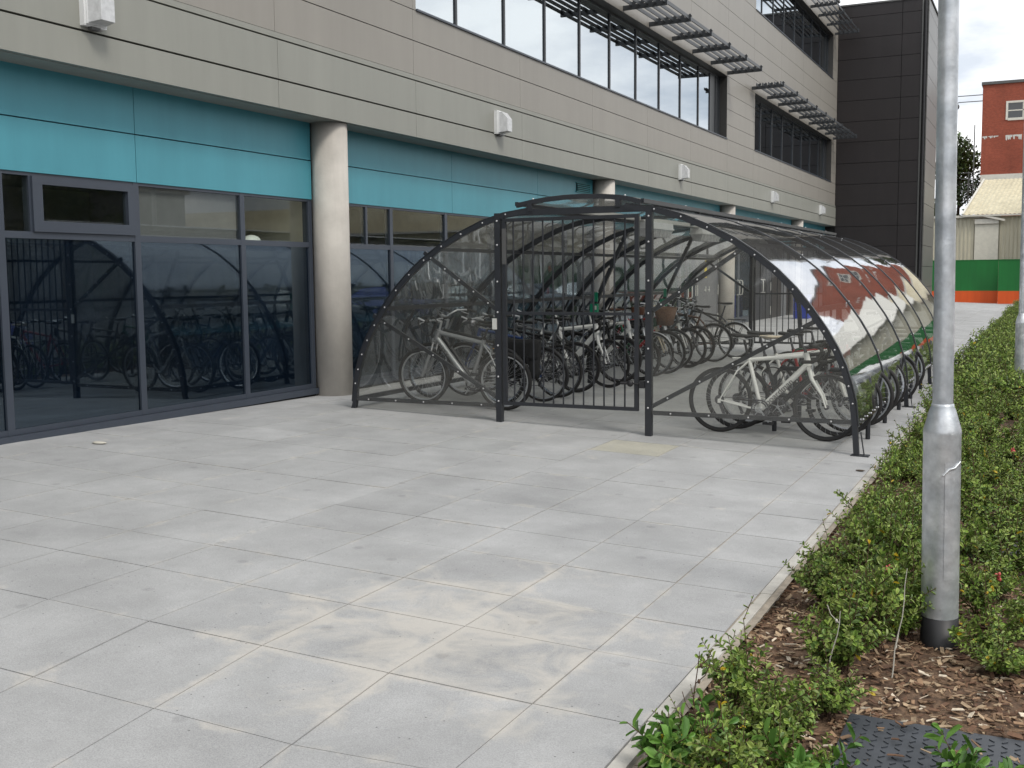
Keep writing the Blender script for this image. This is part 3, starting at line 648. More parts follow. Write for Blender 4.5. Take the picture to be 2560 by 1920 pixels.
for k, y in enumerate(RY):
    for s in (-1, 1):
        leg = y in (10.36, 14.4, 17.5, 21.4)
        x0 = XC + s * 2.772; zb = gz(x0, y) if leg else .15
        P = [(XC + s * u, z) for u, z in ARC]
        P = ([(XC + s * 2.772, zb)] if not leg else [(XC + s * 2.785, zb), (XC + s * 2.775, zb + (.26 - zb) * .5)]) + P
        r = MB(); r.sweep_xz(P if s < 0 else P[::-1], y - .024, y + .024, .05, 0)
        # cover strip on the outside and bolt heads
        Q = [(XC + s * (u + .012), z + .008) for u, z in ARC]
        r.sweep_xz(Q if s < 0 else Q[::-1], y - .023, y + .023, .008, 0)
        if k in (0, 6):
            for i in range(1, len(ARC) - 1, 1):
                u, z = ARC[i]; yy = y - .027 if k == 0 else y + .027; r.ball((XC + s * (u - .022), yy, z - .015), .0095, 1, 5)
        else:
            for i in range(0, len(ARC) - 1, 3):
                u, z = ARC[i]; r.ball((XC + s * (u + .016), y, z + .01), .009, 1, 5)
        if leg:
            (s > 0) and r.box(x0 - .06, x0 + .10, y - .06, y + .06, zb - .002, zb + .008)
            (s > 0) and r.bar((x0 + .055, y, zb + .005), (x0 + .02, y, zb + .22), .03, .008)
        r.build('rib', ['steel_dark', 'bolt'], shelter)
# clear skins, bay by bay
for a, b in zip(RY, RY[1:]):
    for s in (-1, 1):
        p = MB(); off = .004; Q = []
        n = len(ARC)
        for i in range(n - 1):      # finer arc
            for t in (0, .5): 
                if i + t > n - 1: continue
                u = ARC[i][0] + (ARC[i + 1][0] - ARC[i][0]) * t; z = ARC[i][1] + (ARC[i + 1][1] - ARC[i][1]) * t; Q.append((XC + s * (u + off), z + off))
        Q.append((XC + s * (ARC[-1][0] + off), ARC[-1][1] + off))
        # single curved sheet with smooth shading
        m = 10; vs = []; fs = []
        for j in range(m + 1):
            y = a + (b - a) * j / m; bul = .003 * math.sin(PI * j / m)
            for (x, z) in Q: vs.append((x + s * bul, y, z + bul * .5))
        kq = len(Q)
        for j in range(m):
            for i in range(kq - 1):
                f = (j * kq + i, j * kq + i + 1, (j + 1) * kq + i + 1, (j + 1) * kq + i); fs.append(f if s < 0 else f[::-1])
        p.add(vs, fs, 0, True); o = p.build('roof_sheet', 'poly', shelter)
        bt = MB()
        for j in range(1, 8):
            y = a + (b - a) * j / 8; bt.ball((XC + s * 2.776, y, .31), .010, 0, 5)
        bt.build('sheet_bolts', 'bolt', o)
# long rails
for s in (-1, 1):
    for z, hh in ((.31, .05), (1.33, .05), (1.97, .04), (2.36, .04)):
        u = arc_at_z(z) - .045
        r = MB(); r.bar((XC + s * u, RY[0], z), (XC + s * u, RY[-1], z), .04, hh); r.build('side_rail', 'steel_dark', shelter)
# raised ridge cap
CAP = [(-.69, 2.425), (-.52, 2.455), (-.35, 2.476), (-.15, 2.49), (.05, 2.492), (.25, 2.484), (.45, 2.466), (.58, 2.44), (.68, 2.41)]
cap = MB(); cap.bar((XC - .69, RY[0], 2.42), (XC - .69, RY[-1], 2.42), .035, .04); cap.bar((XC + .68, RY[0], 2.405), (XC + .68, RY[-1], 2.405), .035, .04)
capo = cap.build('ridge_cap', 'steel_dark', shelter)
for y in RY:
    c = MB(); c.sweep_xz([(XC + u, z) for u, z in CAP], y - .024, y + .024, .045)
    c.bar((XC - .53, y, 2.34), (XC - .53, y, 2.44), .05, .06); c.bar((XC + .43, y, 2.35), (XC + .43, y, 2.45), .05, .06)
    c.bar((XC - .55, y, 2.345), (XC + .5, y, 2.345), .03, .035)
    for u in (-.5, .5): c.ball((XC + u, y, 2.462), .011, 1, 5)
    c.build('cap_rib', ['steel_dark', 'bolt'], capo)
for a, b in zip(RY, RY[1:]):
    c = MB(); vs = [(XC + u, y, z + .004) for y in (a, b) for u, z in CAP]; k = len(CAP)
    c.add(vs, [(i, i + 1, k + i + 1, k + i) for i in range(k - 1)], 0, True); c.build('cap_sheet', 'poly', capo)
# end frames
def end_frame(Y, s):            # s = -1 front, +1 back
    for x, zt in ((-5.175, 2.33), (-3.515, 2.35)):
        zb = gz(x, Y); p = MB(); p.box(x - .032, x + .032, Y - .032, Y + .032, zb, zt)
        for z in (.36, .62, .95, 1.3, 1.62, 2.0, 2.25): p.ball((x, Y + s * .034, z), .011, 1, 5)
        p.build('post', ['steel_dark', 'bolt'], shelter)
    h = MB(); h.bar((-5.14, Y, 2.315), (-3.55, Y, 2.315), .04, .035); h.build('header', 'steel_dark', shelter)
    for L_, Rr in (((-7.0, .31), (-5.21, .31)), ((-6.07, 1.94), (-5.21, 1.335)), ((-6.74, 1.255), (-5.21, .40)), ((-3.48, .31), (-1.55, .31)), ((-2.57, 1.93), (-3.48, 1.325)), ((-1.86, 1.26), (-3.48, .375))):
        b = MB(); b.bar((L_[0], Y, L_[1]), (Rr[0], Y, Rr[1]), .03, .042)
        n = 5
        for i in range(n):
            t = (i + .5) / n; b.ball((L_[0] + (Rr[0] - L_[0]) * t, Y + s * .018, L_[1] + (Rr[1] - L_[1]) * t), .0095, 1, 5)
        b.build('brace', ['steel_dark', 'bolt'], shelter)
    for sd in (-1, 1):
        xi = -5.175 if sd < 0 else -3.515
        pl = [(XC + sd * (u - .01), z) for u, z in ARC if abs(u) > abs(xi - XC)]
        pts = [(xi, .29)] + [(pl[0][0], .29)] + pl[1:] + [(xi, arc_at_u(abs(xi - XC)))]
        b = MB(); k = len(pts); yy = Y + s * .022
        b.add([(x, yy, z) for x, z in pts] + [(x, yy + .004, z) for x, z in pts], [tuple(range(k)), tuple(range(k, 2 * k))[::-1]] + [(i, (i + 1) % k, k + (i + 1) % k, k + i) for i in range(k)])
        b.build('end_sheet', 'poly_flat', shelter)
    g = MB(); x0, x1, z0, z1 = -5.125, -3.625, .32, 2.275
    g.box(x0, x0 + .04, Y - .02, Y + .02, z0, z1); g.box(x1 - .04, x1, Y - .02, Y + .02, z0, z1)
    g.box(x0 + .04, x1 - .04, Y - .019, Y + .019, z0, z0 + .035); g.box(x0 + .04, x1 - .04, Y - .019, Y + .019, z1 - .035, z1); g.box(x0 + .04, x1 - .04, Y - .019, Y + .019, 1.275, 1.305)
    gate = g.build('gate', 'steel_dark', shelter)
    for i in range(12):
        x = -5.0 + .1118 * i; b = MB(); b.tube([(x, Y, z0 + .03), (x, Y, z1 - .03)], .0092, 8); b.build('bar', 'steel_dark', gate)
    l = MB(); l.tube([(-3.80, Y - .04, .60), (-3.70, Y - .035, .60)], .014, 8); l.ball((-3.70, Y - .04, .60), .035, 0, 6, 1, .6, 1); l.tube([(-3.68, Y - .03, .60), (-3.57, Y - .03, .59)], .010, 6); l.box(-3.60, -3.55, Y - .05, Y + .02, .555, .625)
    l.build('latch', 'black', gate)
    l = MB()
    l.box(-5.118, -5.075, Y - .032, Y - .02, 1.80, 2.17); l.build('lock_plate', 'trim_dark', gate)
end_frame(RY[0], -1); end_frame(RY[-1], 1)
# bent inner props
for y in (14.4, 17.5):
    for s in (-1, 1):
        p = MB(); q = [(XC + s * 1.5, y, gz(XC + s * 1.5, y)), (XC + s * 1.41, y, 1.29), (XC + s * .93, y, 2.29)]
        for a, b in zip(q, q[1:]): p.bar(a, b, .05, .05, 0, (0, 1, 0))
        for t in (.15, .5, .85):
            a, b = Vector(q[1]), Vector(q[2]); c = a + (b - a) * t; p.ball((c.x - .02, y - .03, c.z), .011, 1, 5)
        p.build('prop', ['steel_dark', 'bolt'], shelter)
# cable tray
t = MB(); t.box(-4.39, -4.31, 10.5, 21.2, 2.315, 2.335); t.box(-4.392, -4.386, 10.5, 21.2, 2.315, 2.36); t.box(-4.314, -4.308, 10.5, 21.2, 2.315, 2.36); t.build('cable_tray', 'plate_white', shelter)
def shelter_light(y, label):
    o = empty('strip_light', (-4.35, y, 2.25), label, 'shelter light', 'lights under the shelter ridge')
    b = MB(); b.box(-.085, .085, -.5, .5, .0, .06); b.box(-.095, .095, -.51, .51, -.02, .0); b.build('casing', 'lamp_case', o)
    l = MB(); l.add([(-.088, -.49, -.02), (.088, -.49, -.02), (.088, .49, -.02), (-.088, .49, -.02), (-.05, -.44, -.11), (.05, -.44, -.11), (.05, .44, -.11), (-.05, .44, -.11)],
          [(4, 7, 6, 5), (0, 1, 5, 4), (1, 2, 6, 5), (2, 3, 7, 6), (3, 0, 4, 7)]); 
    for k in range(5): l.box(-.089, .089, -.36 + k * .18 - .006, -.36 + k * .18 + .006, -.112, -.02)
    l.build('diffuser', 'lamp_lens', o)
    c = MB(); c.tube([(0, .3, .06), (.0, .3, .09)], .015, 6); c.tube([(0, -.3, .06), (.0, -.3, .09)], .015, 6); c.build('hanger', 'bolt', o)
shelter_light(13.0, 'white strip light under the shelter ridge beside the gate\'s closing post'); shelter_light(15.3, 'white strip light under the shelter ridge, second from the gate')
shelter_light(18.6, 'white strip light under the shelter ridge, deepest inside the shelter')
def call_point(y, label):
    o = empty('exit_button', (-5.67, y - .035, 1.22), label, 'exit button', 'green exit buttons on the inner props')
    b = MB(); b.box(-.055, .055, -.06, 0, -.06, .06); b.build('case', 'sign_green', o)
    b = MB(); b.box(.02, .045, -.064, -.06, -.02, .035); b.build('button', 'plate_white', o)
    b = MB(); b.box(-.0, .045, -.03, -.0, .09, .22); b.build('door_sensor', 'sign_green', o)
call_point(14.4, 'green exit button on the nearer bent prop, seen through the gate bars'); call_point(17.5, 'green exit button on the farther bent prop, seen behind the right brace')
b = MB(); b.box(-5.235, -5.185, 10.315, 10.327, 1.12, 1.235); tag(b.build('notice_plate', 'plate_white'), 'small pale rectangular plate fixed on the left gate post', 'plate')

# wheel hoops along the back wall side
HY = [11.0 + .66 * i for i in range(16)]
for i, y in enumerate(HY):
    m = MB(); m.tube([(-6.60, y, 1.30), (-6.68, y, 1.15), (-6.75, y, .98), (-6.72, y, .86), (-6.64, y, .80), (-6.54, y, .82), (-6.50, y, .88)], .017, 8)
    o = m.build('wheel_hoop', 'steel_dark'); tag(o, 'bent dark steel wheel hoop hanging from the rail along the window side of the shelter', 'wheel hoop', 'wheel hoops on the window side rail')
m = MB(); m.box(-6.90, -6.85, 10.5, 21.2, .30, .36)
m = MB()
for i in range(8):
    y = 11.42 + i * 1.3; x0 = -2.5; z0 = gz(x0, y); m = MB()
    m.tube([(x0, y, z0), (x0, y, .62), (-2.44, y, .70), (-1.62, y, .70), (-1.56, y, .62), (-1.56, y, z0 - .03)], .024, 10); m.tube([(x0, y, .42), (-1.56, y, .40)], .022, 8)
    o = m.build('bike_stand', 'steel_dark'); tag(o, 'dark tubular hoop stand between bikes along the planted side of the shelter', 'bike stand', 'hoop stands on the planted side')

# ------------------------------------------------------------------ bicycles
WC = {}
def wheel_meshes(rt, rim_m, tyre):
    key = (rt, rim_m, tyre)
    if key in WC: return WC[key]
    Rw = .335; rr_ = Rw - rt
    t = MB(); t.tube([(rr_ * math.cos(2 * PI * i / 40), 0, rr_ * math.sin(2 * PI * i / 40)) for i in range(40)], rt, 8, 0, closed=True)
    t = t.build('tyre', 'rubber'); t.data.materials.clear(); t.data.materials.append(M[tyre])
    ri = MB(); a = rr_ - rt * .55; ri.lathe([(a, -.010), (a - .022, -.008), (a - .022, .008), (a, .010), (a, -.010)], (0, 0, 0), 'y', 40, 0, False); ri = ri.build('rim', rim_m)
    sp = MB(); ns = 28
    for i in range(ns):
        an = 2 * PI * i / ns; s = 1 if i % 2 else -1; a2 = an + (.5 if i % 4 < 2 else -.5)
        sp.tube([(.02 * math.cos(a2), s * .026, .02 * math.sin(a2)), ((a - .02) * math.cos(an), 0, (a - .02) * math.sin(an))], .0012, 3, 0, cap=False)
    sp = sp.build('spokes', 'alu')
    hb = MB(); hb.lathe([(.0, -.05), (.006, -.05), (.006, -.032), (.022, -.030), (.022, -.026), (.013, -.022), (.013, .022), (.022, .026), (.022, .030), (.006, .032), (.006, .05), (0, .05)], (0, 0, 0), 'y', 12); hb = hb.build('wheel', 'alu_dark')
    WC[key] = (hb.data, t.data, ri.data, sp.data)
    for o in (t, ri, sp, hb): bpy.data.objects.remove(o)
    return WC[key]
def lnk(name, data, parent, loc=(0, 0, 0)):
    o = bpy.data.objects.new(name, data); COL.objects.link(o); o.parent = parent; o.location = loc; return o

def bicycle(x, y, head, label, paint='black_paint', fork=None, bars='flat', tyre=.017, rim='alu', saddle='saddle_black', susp=False, guards=None, rack=None,
            basket=False, bottle=None, post='alu_dark', lean=0.0, steer=0.0, tyre_m='rubber', text=None, tcol='trim_dark', fat=1.0, step=False, bag=None, zoff=0.0, saddle_h=0.0, wb=1.04):
    """x, y is the ground point below the middle of the wheelbase; head is the heading from +X."""
    o = empty('bicycle', (x, y, gz(x, y) + .002), label, 'bicycle', 'bikes parked in the shelter', head)
    o.rotation_euler = (lean, 0, head)
    # tilt with the fall of the paving
    ca = math.cos(head); slope = math.atan(-.036 * ca); o.rotation_euler = (lean, -slope, head)
    Rw = .335; A = Vector((-wb / 2, 0, Rw)); F = Vector((wb / 2, 0, Rw)); BB = Vector((A.x + .425, 0, .275))
    ST = BB + Vector((-.155, 0, .50)); HT = Vector((A.x + .835, 0, .865)); HB = Vector((A.x + .875, 0, .735))
    if susp: HB = Vector((A.x + .87, 0, .765)); HT = Vector((A.x + .835, 0, .88))
    fr = MB(); q = fat * 1.12
    if step:
        fr.tube([HT + Vector((.01, 0, -.05)), HT + Vector((-.12, 0, -.22)), BB + Vector((.12, 0, .14)), BB + Vector((-.05, 0, .16))], .017, 8)
    else: fr.tube([HT + Vector((.004, 0, -.025)), ST + Vector((0, 0, -.015))], [.019 * q, .016 * q], 10)
    fr.tube([HB + Vector((-.004, 0, .03)), BB], [.023 * q, .024 * q], 12)
    fr.tube([BB, ST + Vector((-.006, 0, .02))], .0165 * q, 10)
    fr.tube([HT, HB], .024 * q, 12)
    fr.lathe([(0, -.036), (.022, -.036), (.022, .036), (0, .036)], tuple(BB), 'y', 12)
    for s in (-1, 1):
        fr.tube([ST + Vector((0, s * .014, -.03)), ST + Vector((-.10, s * .045, -.13)), A + Vector((.01, s * .058, .01))], [.0095, .009, .007], 6)
        fr.tube([BB + Vector((0, s * .025, 0)), BB + Vector((-.12, s * .045, .005)), A + Vector((.01, s * .058, 0))], [.012, .011, .008], 6)
        fr.box(A.x - .012, A.x + .02, s * .058 - .004, s * .058 + .004, A.z - .03, A.z + .012)
    fr.tube([A + Vector((.30, -.045, -.055)), A + Vector((.30, .045, -.055))], .006, 5)
    fr = fr.build('frame', paint, o)
    if text:
        d = (BB - HB).normalized(); mid = HB.lerp(BB, .93)
        for s in (-1, 1):
            # letters run up the tube on both faces of the bike
            ux = (HB - BB).normalized()
            if s > 0: ux = -ux; mid = HB.lerp(BB, .10)
            else: mid = HB.lerp(BB, .88)
            yz = Vector((0, s, 0)); uy = yz.cross(ux)
            p = mid + Vector((0, s * (.0245 * q + .0012), 0))
            mt = Matrix(((ux.x, uy.x, yz.x, p.x), (ux.y, uy.y, yz.y, p.y), (ux.z, uy.z, yz.z, p.z), (0, 0, 0, 1)))
            text_mesh(text[0], text[1], 'lettering', tcol, fr, mt, .0012, text[2])
    # fork, stem and handlebar turn with the steering
    ax = (HT - HB).normalized()
    fk = MB(); cr_ = HB - ax * .03
    fk.tube([HB + ax * .01, cr_], .017, 8)
    for s in (-1, 1):
        if susp:
            fk.tube([cr_ + Vector((0, s * .062, .01)), cr_ - ax * .14 + Vector((0, s * .062, 0))], .0155, 8, 1)
            fk.tube([cr_ - ax * .12 + Vector((0, s * .062, 0)), F + Vector((-.012, s * .060, 0))], .021, 8)
        else: fk.tube([cr_ + Vector((0, s * .035, 0)), cr_ - ax * .10 + Vector((.004, s * .048, 0)), F + Vector((-.045, s * .052, .12)), F + Vector((0, s * .052, 0))], [.017 * q, .016 * q, .012, .008], 8)
    fk.bar(cr_ + Vector((0, -.065, .005)), cr_ + Vector((0, .065, .005)), .035, .035)
    fk = fk.build('fork', [M[fork or paint], M['chrome']], o)
    hb = MB(); T = HT + ax * (.055 if bars == 'drop' else .10); hb.tube([HT, T], .016, 8, 1)
    C_ = T + Vector((.095 if bars != 'up' else .05, 0, .02)); hb.tube([T - Vector((.01, 0, 0)), C_], .015, 8, 1)
    if bars == 'drop':
        for s in (-1, 1):
            pts = [C_, C_ + Vector((0, s * .19, 0)), C_ + Vector((.03, s * .205, 0)), C_ + Vector((.095, s * .21, -.01)), C_ + Vector((.115, s * .21, -.05)), C_ + Vector((.09, s * .213, -.115)), C_ + Vector((.03, s * .216, -.15)), C_ + Vector((-.07, s * .22, -.155))]
            hb.tube(pts, .0175, 8)
            hb.tube([C_ + Vector((.07, s * .21, .0)), C_ + Vector((.125, s * .208, .03)), C_ + Vector((.14, s * .208, .055))], [.016, .018, .013], 7)
            hb.tube([C_ + Vector((.125, s * .208, .01)), C_ + Vector((.125, s * .206, -.06)), C_ + Vector((.10, s * .206, -.12))], .006, 5, 1)
    elif bars == 'flat':
        hb.tube([C_ + Vector((-.03, -.29, .01)), C_ + Vector((0, -.08, 0)), C_ + Vector((0, .08, 0)), C_ + Vector((-.03, .29, .01))], .0115, 7, 1)
        for s in (-1, 1):
            hb.tube([C_ + Vector((-.018, s * .19, .007)), C_ + Vector((-.031, s * .30, .01))], .0165, 7)
            hb.tube([C_ + Vector((.03, s * .17, -.01)), C_ + Vector((.045, s * .25, -.02)), C_ + Vector((.04, s * .28, -.03))], .006, 5, 1)
            hb.tube([C_ + Vector((-.03, s * .295, .01)), C_ + Vector((.05, s * .30, .04))], .011, 6, 1)
            hb.ball(C_ + Vector((.0, s * .155, .0)), .022, 0, 6)
    else:
        for s in (-1, 1):
            hb.tube([C_, C_ + Vector((.02, s * .10, .05)), C_ + Vector((-.02, s * .22, .11)), C_ + Vector((-.12, s * .27, .12)), C_ + Vector((-.24, s * .29, .10))], .0115, 7, 1)
            hb.tube([C_ + Vector((-.14, s * .275, .12)), C_ + Vector((-.26, s * .292, .10))], .017, 7)
            hb.tube([C_ + Vector((-.06, s * .25, .10)), C_ + Vector((-.16, s * .27, .07))], .006, 5, 1)
    hb = hb.build('handlebar', ['saddle_black', 'alu' if bars != 'drop' else 'alu_dark'], o)
    cb = MB()
    for s in (-1, 1):
        cb.tube([C_ + Vector((.04, s * .17, -.0)), C_ + Vector((.13, s * .08, .03)), C_ + Vector((.10, s * .03, -.12)), HB + Vector((.03, s * .02, .04))], .0028, 4)
    cb.tube([HT + Vector((.02, .03, 0)), C_ + Vector((.12, .12, .0)), C_ + Vector((.03, .17, -.01))], .0028, 4); cb.build('cable', 'black', hb)
    for P in (A, F):
        D = wheel_meshes(tyre, rim, tyre_m); w_ = lnk('wheel', D[0], o, P); lnk('tyre', D[1], w_); lnk('rim', D[2], w_); lnk('spokes', D[3], w_)
    # saddle
    sp_top = ST + (ST - BB).normalized() * (.155 + saddle_h)
    p = MB(); p.tube([ST - (ST - BB).normalized() * .03, sp_top], .0135, 8); p.tube([ST + (ST - BB).normalized() * .012, ST + (ST - BB).normalized() * .03], .019, 8); p.build('seat_post', post, o)
    sd = MB(); secs = [(-.135, .070, .050, .000), (-.115, .078, .058, .004), (-.06, .066, .055, .0), (0, .040, .045, -.004), (.06, .022, .036, -.003), (.115, .017, .03, .0), (.135, .010, .022, -.006)]
    vs = []; n = 10
    for dx_, wd_, th, dz in secs:
        for j in range(n):
            a = 2 * PI * j / n; ca_, sa = math.cos(a), math.sin(a)
            vs.append((sp_top.x + .01 + dx_, wd_ * ca_, sp_top.z + .045 + dz + (.016 * sa if sa > 0 else th * .55 * sa * (1 - .5 * abs(ca_)))))
    fs = [(i * n + j, i * n + (j + 1) % n, (i + 1) * n + (j + 1) % n, (i + 1) * n + j) for i in range(len(secs) - 1) for j in range(n)] + [tuple(range(n))[::-1], tuple((len(secs) - 1) * n + j for j in range(n))]
    sd.add(vs, fs, 0, True); sd.tube([sp_top + Vector((-.09, -.02, .02)), sp_top + Vector((0, -.02, .0)), sp_top + Vector((.08, -.015, .02))], .0035, 5, 1); sd.tube([sp_top + Vector((-.09, .02, .02)), sp_top + Vector((0, .02, .0)), sp_top + Vector((.08, .015, .02))], .0035, 5, 1)
    sd.build('saddle', [saddle, 'alu'], o)
    # drivetrain on the right-hand side (local -y)
    s = -1; ck = MB(); yy = s * .052
    for rr0, dy in ((.092, 0), (.070, .008)): ck.lathe([(rr0, -.0015), (rr0 - .014, -.0015), (rr0 - .014, .0015), (rr0, .0015), (rr0, -.0015)], (BB.x, yy + dy, BB.z), 'y', 28, 0, False)
    for i in range(5):
        a = 2 * PI * i / 5 + .3; ck.bar((BB.x, yy, BB.z), (BB.x + .08 * math.cos(a), yy, BB.z + .08 * math.sin(a)), .005, .012, 1, (0, 1, 0))
    an = -.9
    for s2 in (-1, 1):
        e_ = BB + Vector((s2 * .168 * math.cos(an), -s2 * -.0, s2 * .168 * math.sin(an))); y2 = (-.068 if s2 > 0 else .068)
        ck.bar((BB.x, y2, BB.z), (e_.x, y2 * 1.15, e_.z), .013, .024, 1, (0, 1, 0))
    ck.tube([(BB.x, -.07, BB.z), (BB.x, .07, BB.z)], .014, 8, 1)
    ck = ck.build('crank', ['alu_dark', 'alu'], o)
    for s2 in (-1, 1):
        e_ = BB + Vector((s2 * .168 * math.cos(an), 0, s2 * .168 * math.sin(an))); y0 = (-.078 if s2 > 0 else .078); y1 = y0 + (-.095 if s2 > 0 else .095)
        pd = MB(); ya, yb = min(y0, y1), max(y0, y1)
        pd.box(e_.x - .045, e_.x - .032, ya, yb, e_.z - .013, e_.z + .013); pd.box(e_.x + .032, e_.x + .045, ya, yb, e_.z - .013, e_.z + .013); pd.box(e_.x - .032, e_.x + .032, ya, ya + .010, e_.z - .012, e_.z + .012); pd.box(e_.x - .032, e_.x + .032, yb - .010, yb, e_.z - .012, e_.z + .012); pd.tube([(e_.x, y0, e_.z), (e_.x, y1, e_.z)], .008, 6)
        pd.build('pedal', 'black', ck)
    ch = MB(); pts = []
    for i in range(11): a = -PI / 2 + PI * i / 10; pts.append((BB.x + .09 * math.cos(a), yy, BB.z + .09 * math.sin(a)))
    for i in range(7): a = PI / 2 + PI * i / 10; pts.append((A.x + .032 * math.cos(a), -.045, A.z + .032 * math.sin(a)))
    pts += [(A.x + .03, -.047, A.z - .06), (A.x + .055, -.047, A.z - .14), (A.x + .08, -.048, A.z - .15)]
    ch.tube(pts, .0042, 5, 0, closed=True); ch.build('chain', 'alu_dark', o)
    dr = MB()
    for i in range(6): rr0 = .05 - i * .005; dr.lathe([(0, -.001), (rr0, -.001), (rr0, .001), (0, .001)], (A.x, -.034 - i * .0035, A.z), 'y', 16, 0, False)
    dr.bar((A.x + .01, -.055, A.z - .03), (A.x + .06, -.055, A.z - .14), .012, .028); dr.ball((A.x + .03, -.055, A.z - .075), .018, 0, 6); dr.ball((A.x + .06, -.055, A.z - .145), .019, 0, 6, 1, .4, 1)
    dr.build('derailleur', 'alu_dark', o)
    br = MB()
    for c, d in ((cr_ + Vector((.03, 0, .0)), 1), (A + Vector((.17, 0, .30)), -1)):
        for s2 in (-1, 1): br.bar(c + Vector((0, s2 * .012, .05)), c + Vector((0, s2 * .03, -.02)), .012, .014)
    br.build('brake', 'alu', o)
    if guards:
        for P, a0, a1 in ((A, R(20), R(200)), (F, R(35), R(190))):
            gd = MB(); k = 16; Rg = Rw + .012; vs = []
            for i in range(k + 1):
                a = a0 + (a1 - a0) * i / k
                for yy_, dr_ in ((-.026, -.012), (-.012, 0), (.012, 0), (.026, -.012)): vs.append((P.x + (Rg + dr_) * math.cos(a), yy_, P.z + (Rg + dr_) * math.sin(a)))
            gd.add(vs, [(i * 4 + j, i * 4 + j + 1, i * 4 + 5 + j, i * 4 + 4 + j) for i in range(k) for j in range(3)], 0, True)
            gd.tube([(P.x, .05, P.z), (P.x + Rg * math.cos(a1), .02, P.z + Rg * math.sin(a1))], .002, 4); gd.tube([(P.x, -.05, P.z), (P.x + Rg * math.cos(a1), -.02, P.z + Rg * math.sin(a1))], .002, 4)
            gd.build('mudguard', guards, o)
    if rack:
        rk = MB(); zt = 2 * Rw + .045; x0, x1 = A.x - .17, A.x + .17
        rk.tube([(x1, -.05, zt), (x0, -.055, zt), (x0 - .03, 0, zt), (x0, .055, zt), (x1, .05, zt)], .006, 6)
        for s2 in (-1, 1): rk.tube([(x1 - .1, s2 * .055, zt), (A.x, s2 * .062, A.z)], .005, 5); rk.tube([(x0 + .04, s2 * .055, zt), (x0 + .02, s2 * .06, zt - .07), (A.x, s2 * .062, A.z)], .005, 5)
        rk.tube([(x1 - .12, -.05, zt), (x1 - .12, .05, zt)], .005, 5); rk.tube([(x0 + .08, -.05, zt), (x0 + .08, .05, zt)], .005, 5)
        rk.build('luggage_rack', rack, o)
    if basket:
        bk_ = MB(); cx_, z0 = C_.x + .17, C_.z - .22
        vs = []
        for z, a, b in ((z0, .10, .14), (z0 + .27, .15, .20), (z0 + .27, .135, .185), (z0 + .02, .088, .128)):
            for i in range(20):
                t = 2 * PI * i / 20; ct, st_ = math.cos(t), math.sin(t); p4 = (abs(ct) ** 4 + abs(st_) ** 4) ** -.25
                vs.append((cx_ + a * ct * p4, b * st_ * p4, z))
        bk_.add(vs, [(r4 * 20 + i, r4 * 20 + (i + 1) % 20, r4 * 20 + 20 + (i + 1) % 20, r4 * 20 + 20 + i) for r4 in range(3) for i in range(20)] + [tuple(range(20))[::-1], tuple(range(60, 80))], 0, True)
        bk_.build('basket', 'wicker', o)
    if bottle:
        bt = MB(); m_ = HB.lerp(BB, .5); d = (HB - BB).normalized(); up = Vector((-d.z, 0, d.x)); c0 = m_ + up * .06 - d * .09
        bt.tube([c0, c0 + d * .13, c0 + d * .15, c0 + d * .18], [.036, .036, .018, .016], 10); bt.build('bottle', bottle, o)
    return o

H = PI
bike_silver = bicycle(-6.04, 11.14, H + R(3), 'silver mountain bike nearest the camera on the window side, rear wheel behind the gate post', 'silver_paint', 'silver_paint', 'flat', .024, 'alu', susp=True, guards=None, post='black', lean=R(-2), text=('MAXX', .075, .8), bottle=None, fat=1.25)
bicycle(-6.28, 11.60, H - R(6), 'black step-over bike with tall swept-back silver handlebar behind the silver mountain bike', 'black_paint', 'black_paint', 'up', .020, 'chrome', susp=False, guards='black', post='alu', lean=R(3), step=False)
b3 = bicycle(-6.0, 12.10, H + R(2), 'navy bike with chrome headlamp and amber frame patch carrying the black pannier', 'blue_paint', 'blue_paint', 'flat', .019, 'alu', rack='black', guards='black', lean=R(-2), bottle='yellow_paint')
bicycle(-6.0, 12.62, H - R(3), 'black bike with bright silver rims just behind the black pannier', 'black_paint', 'alu_dark', 'flat', .019, 'chrome', post='white_paint', lean=R(2), rack='black')
bicycle(-6.02, 13.2, H + R(4), 'dark grey bike with black rims half hidden between the pannier and the white racing bike', 'grey_paint', 'grey_paint', 'flat', .020, 'alu_dark', lean=R(-3))
bicycle(-5.86, 14.05, R(-6), 'white racing bike with white seat mast pointing out of the row behind the gate bars', 'white_paint', 'white_paint', 'drop', .014, 'black', post='white_paint', lean=R(2), text=('GIANT', .05, .9), fat=1.35, saddle_h=.06)
bicycle(-5.95, 14.62, R(3), 'black bike with a tan tyre wall right behind the white racing bike', 'black_paint', 'black_paint', 'flat', .022, 'alu_dark', lean=R(-2), guards='black')
bicycle(-5.8, 15.15, R(-4), 'white framed bike with twin white fork legs behind the closing post of the gate', 'white_paint', 'white_paint', 'flat', .022, 'black', susp=False, lean=R(2), post='white_paint', fat=1.2)
bicycle(-5.85, 15.8, R(2), 'black bike with silver rims right of the gate closing post', 'black_paint', 'alu', 'flat', .018, 'chrome', lean=R(-2), guards='alu')
bicycle(-5.8, 16.35, R(-3), 'town bike with a big brown wicker basket over its front wheel', 'green_paint', 'cream', 'up', .022, 'alu', basket=True, guards='black', saddle='brown_leather', lean=R(2), step=True)
bicycle(-5.9, 16.95, R(4), 'red bike between the basket bike and the white forked one', 'red_paint', 'alu', 'flat', .022, 'alu', lean=R(-2))
bicycle(-5.8, 17.5, R(-2), 'dark bike with a slim white fork just beyond the basket bike', 'grey_paint', 'white_paint', 'flat', .020, 'black', susp=False, lean=R(2))
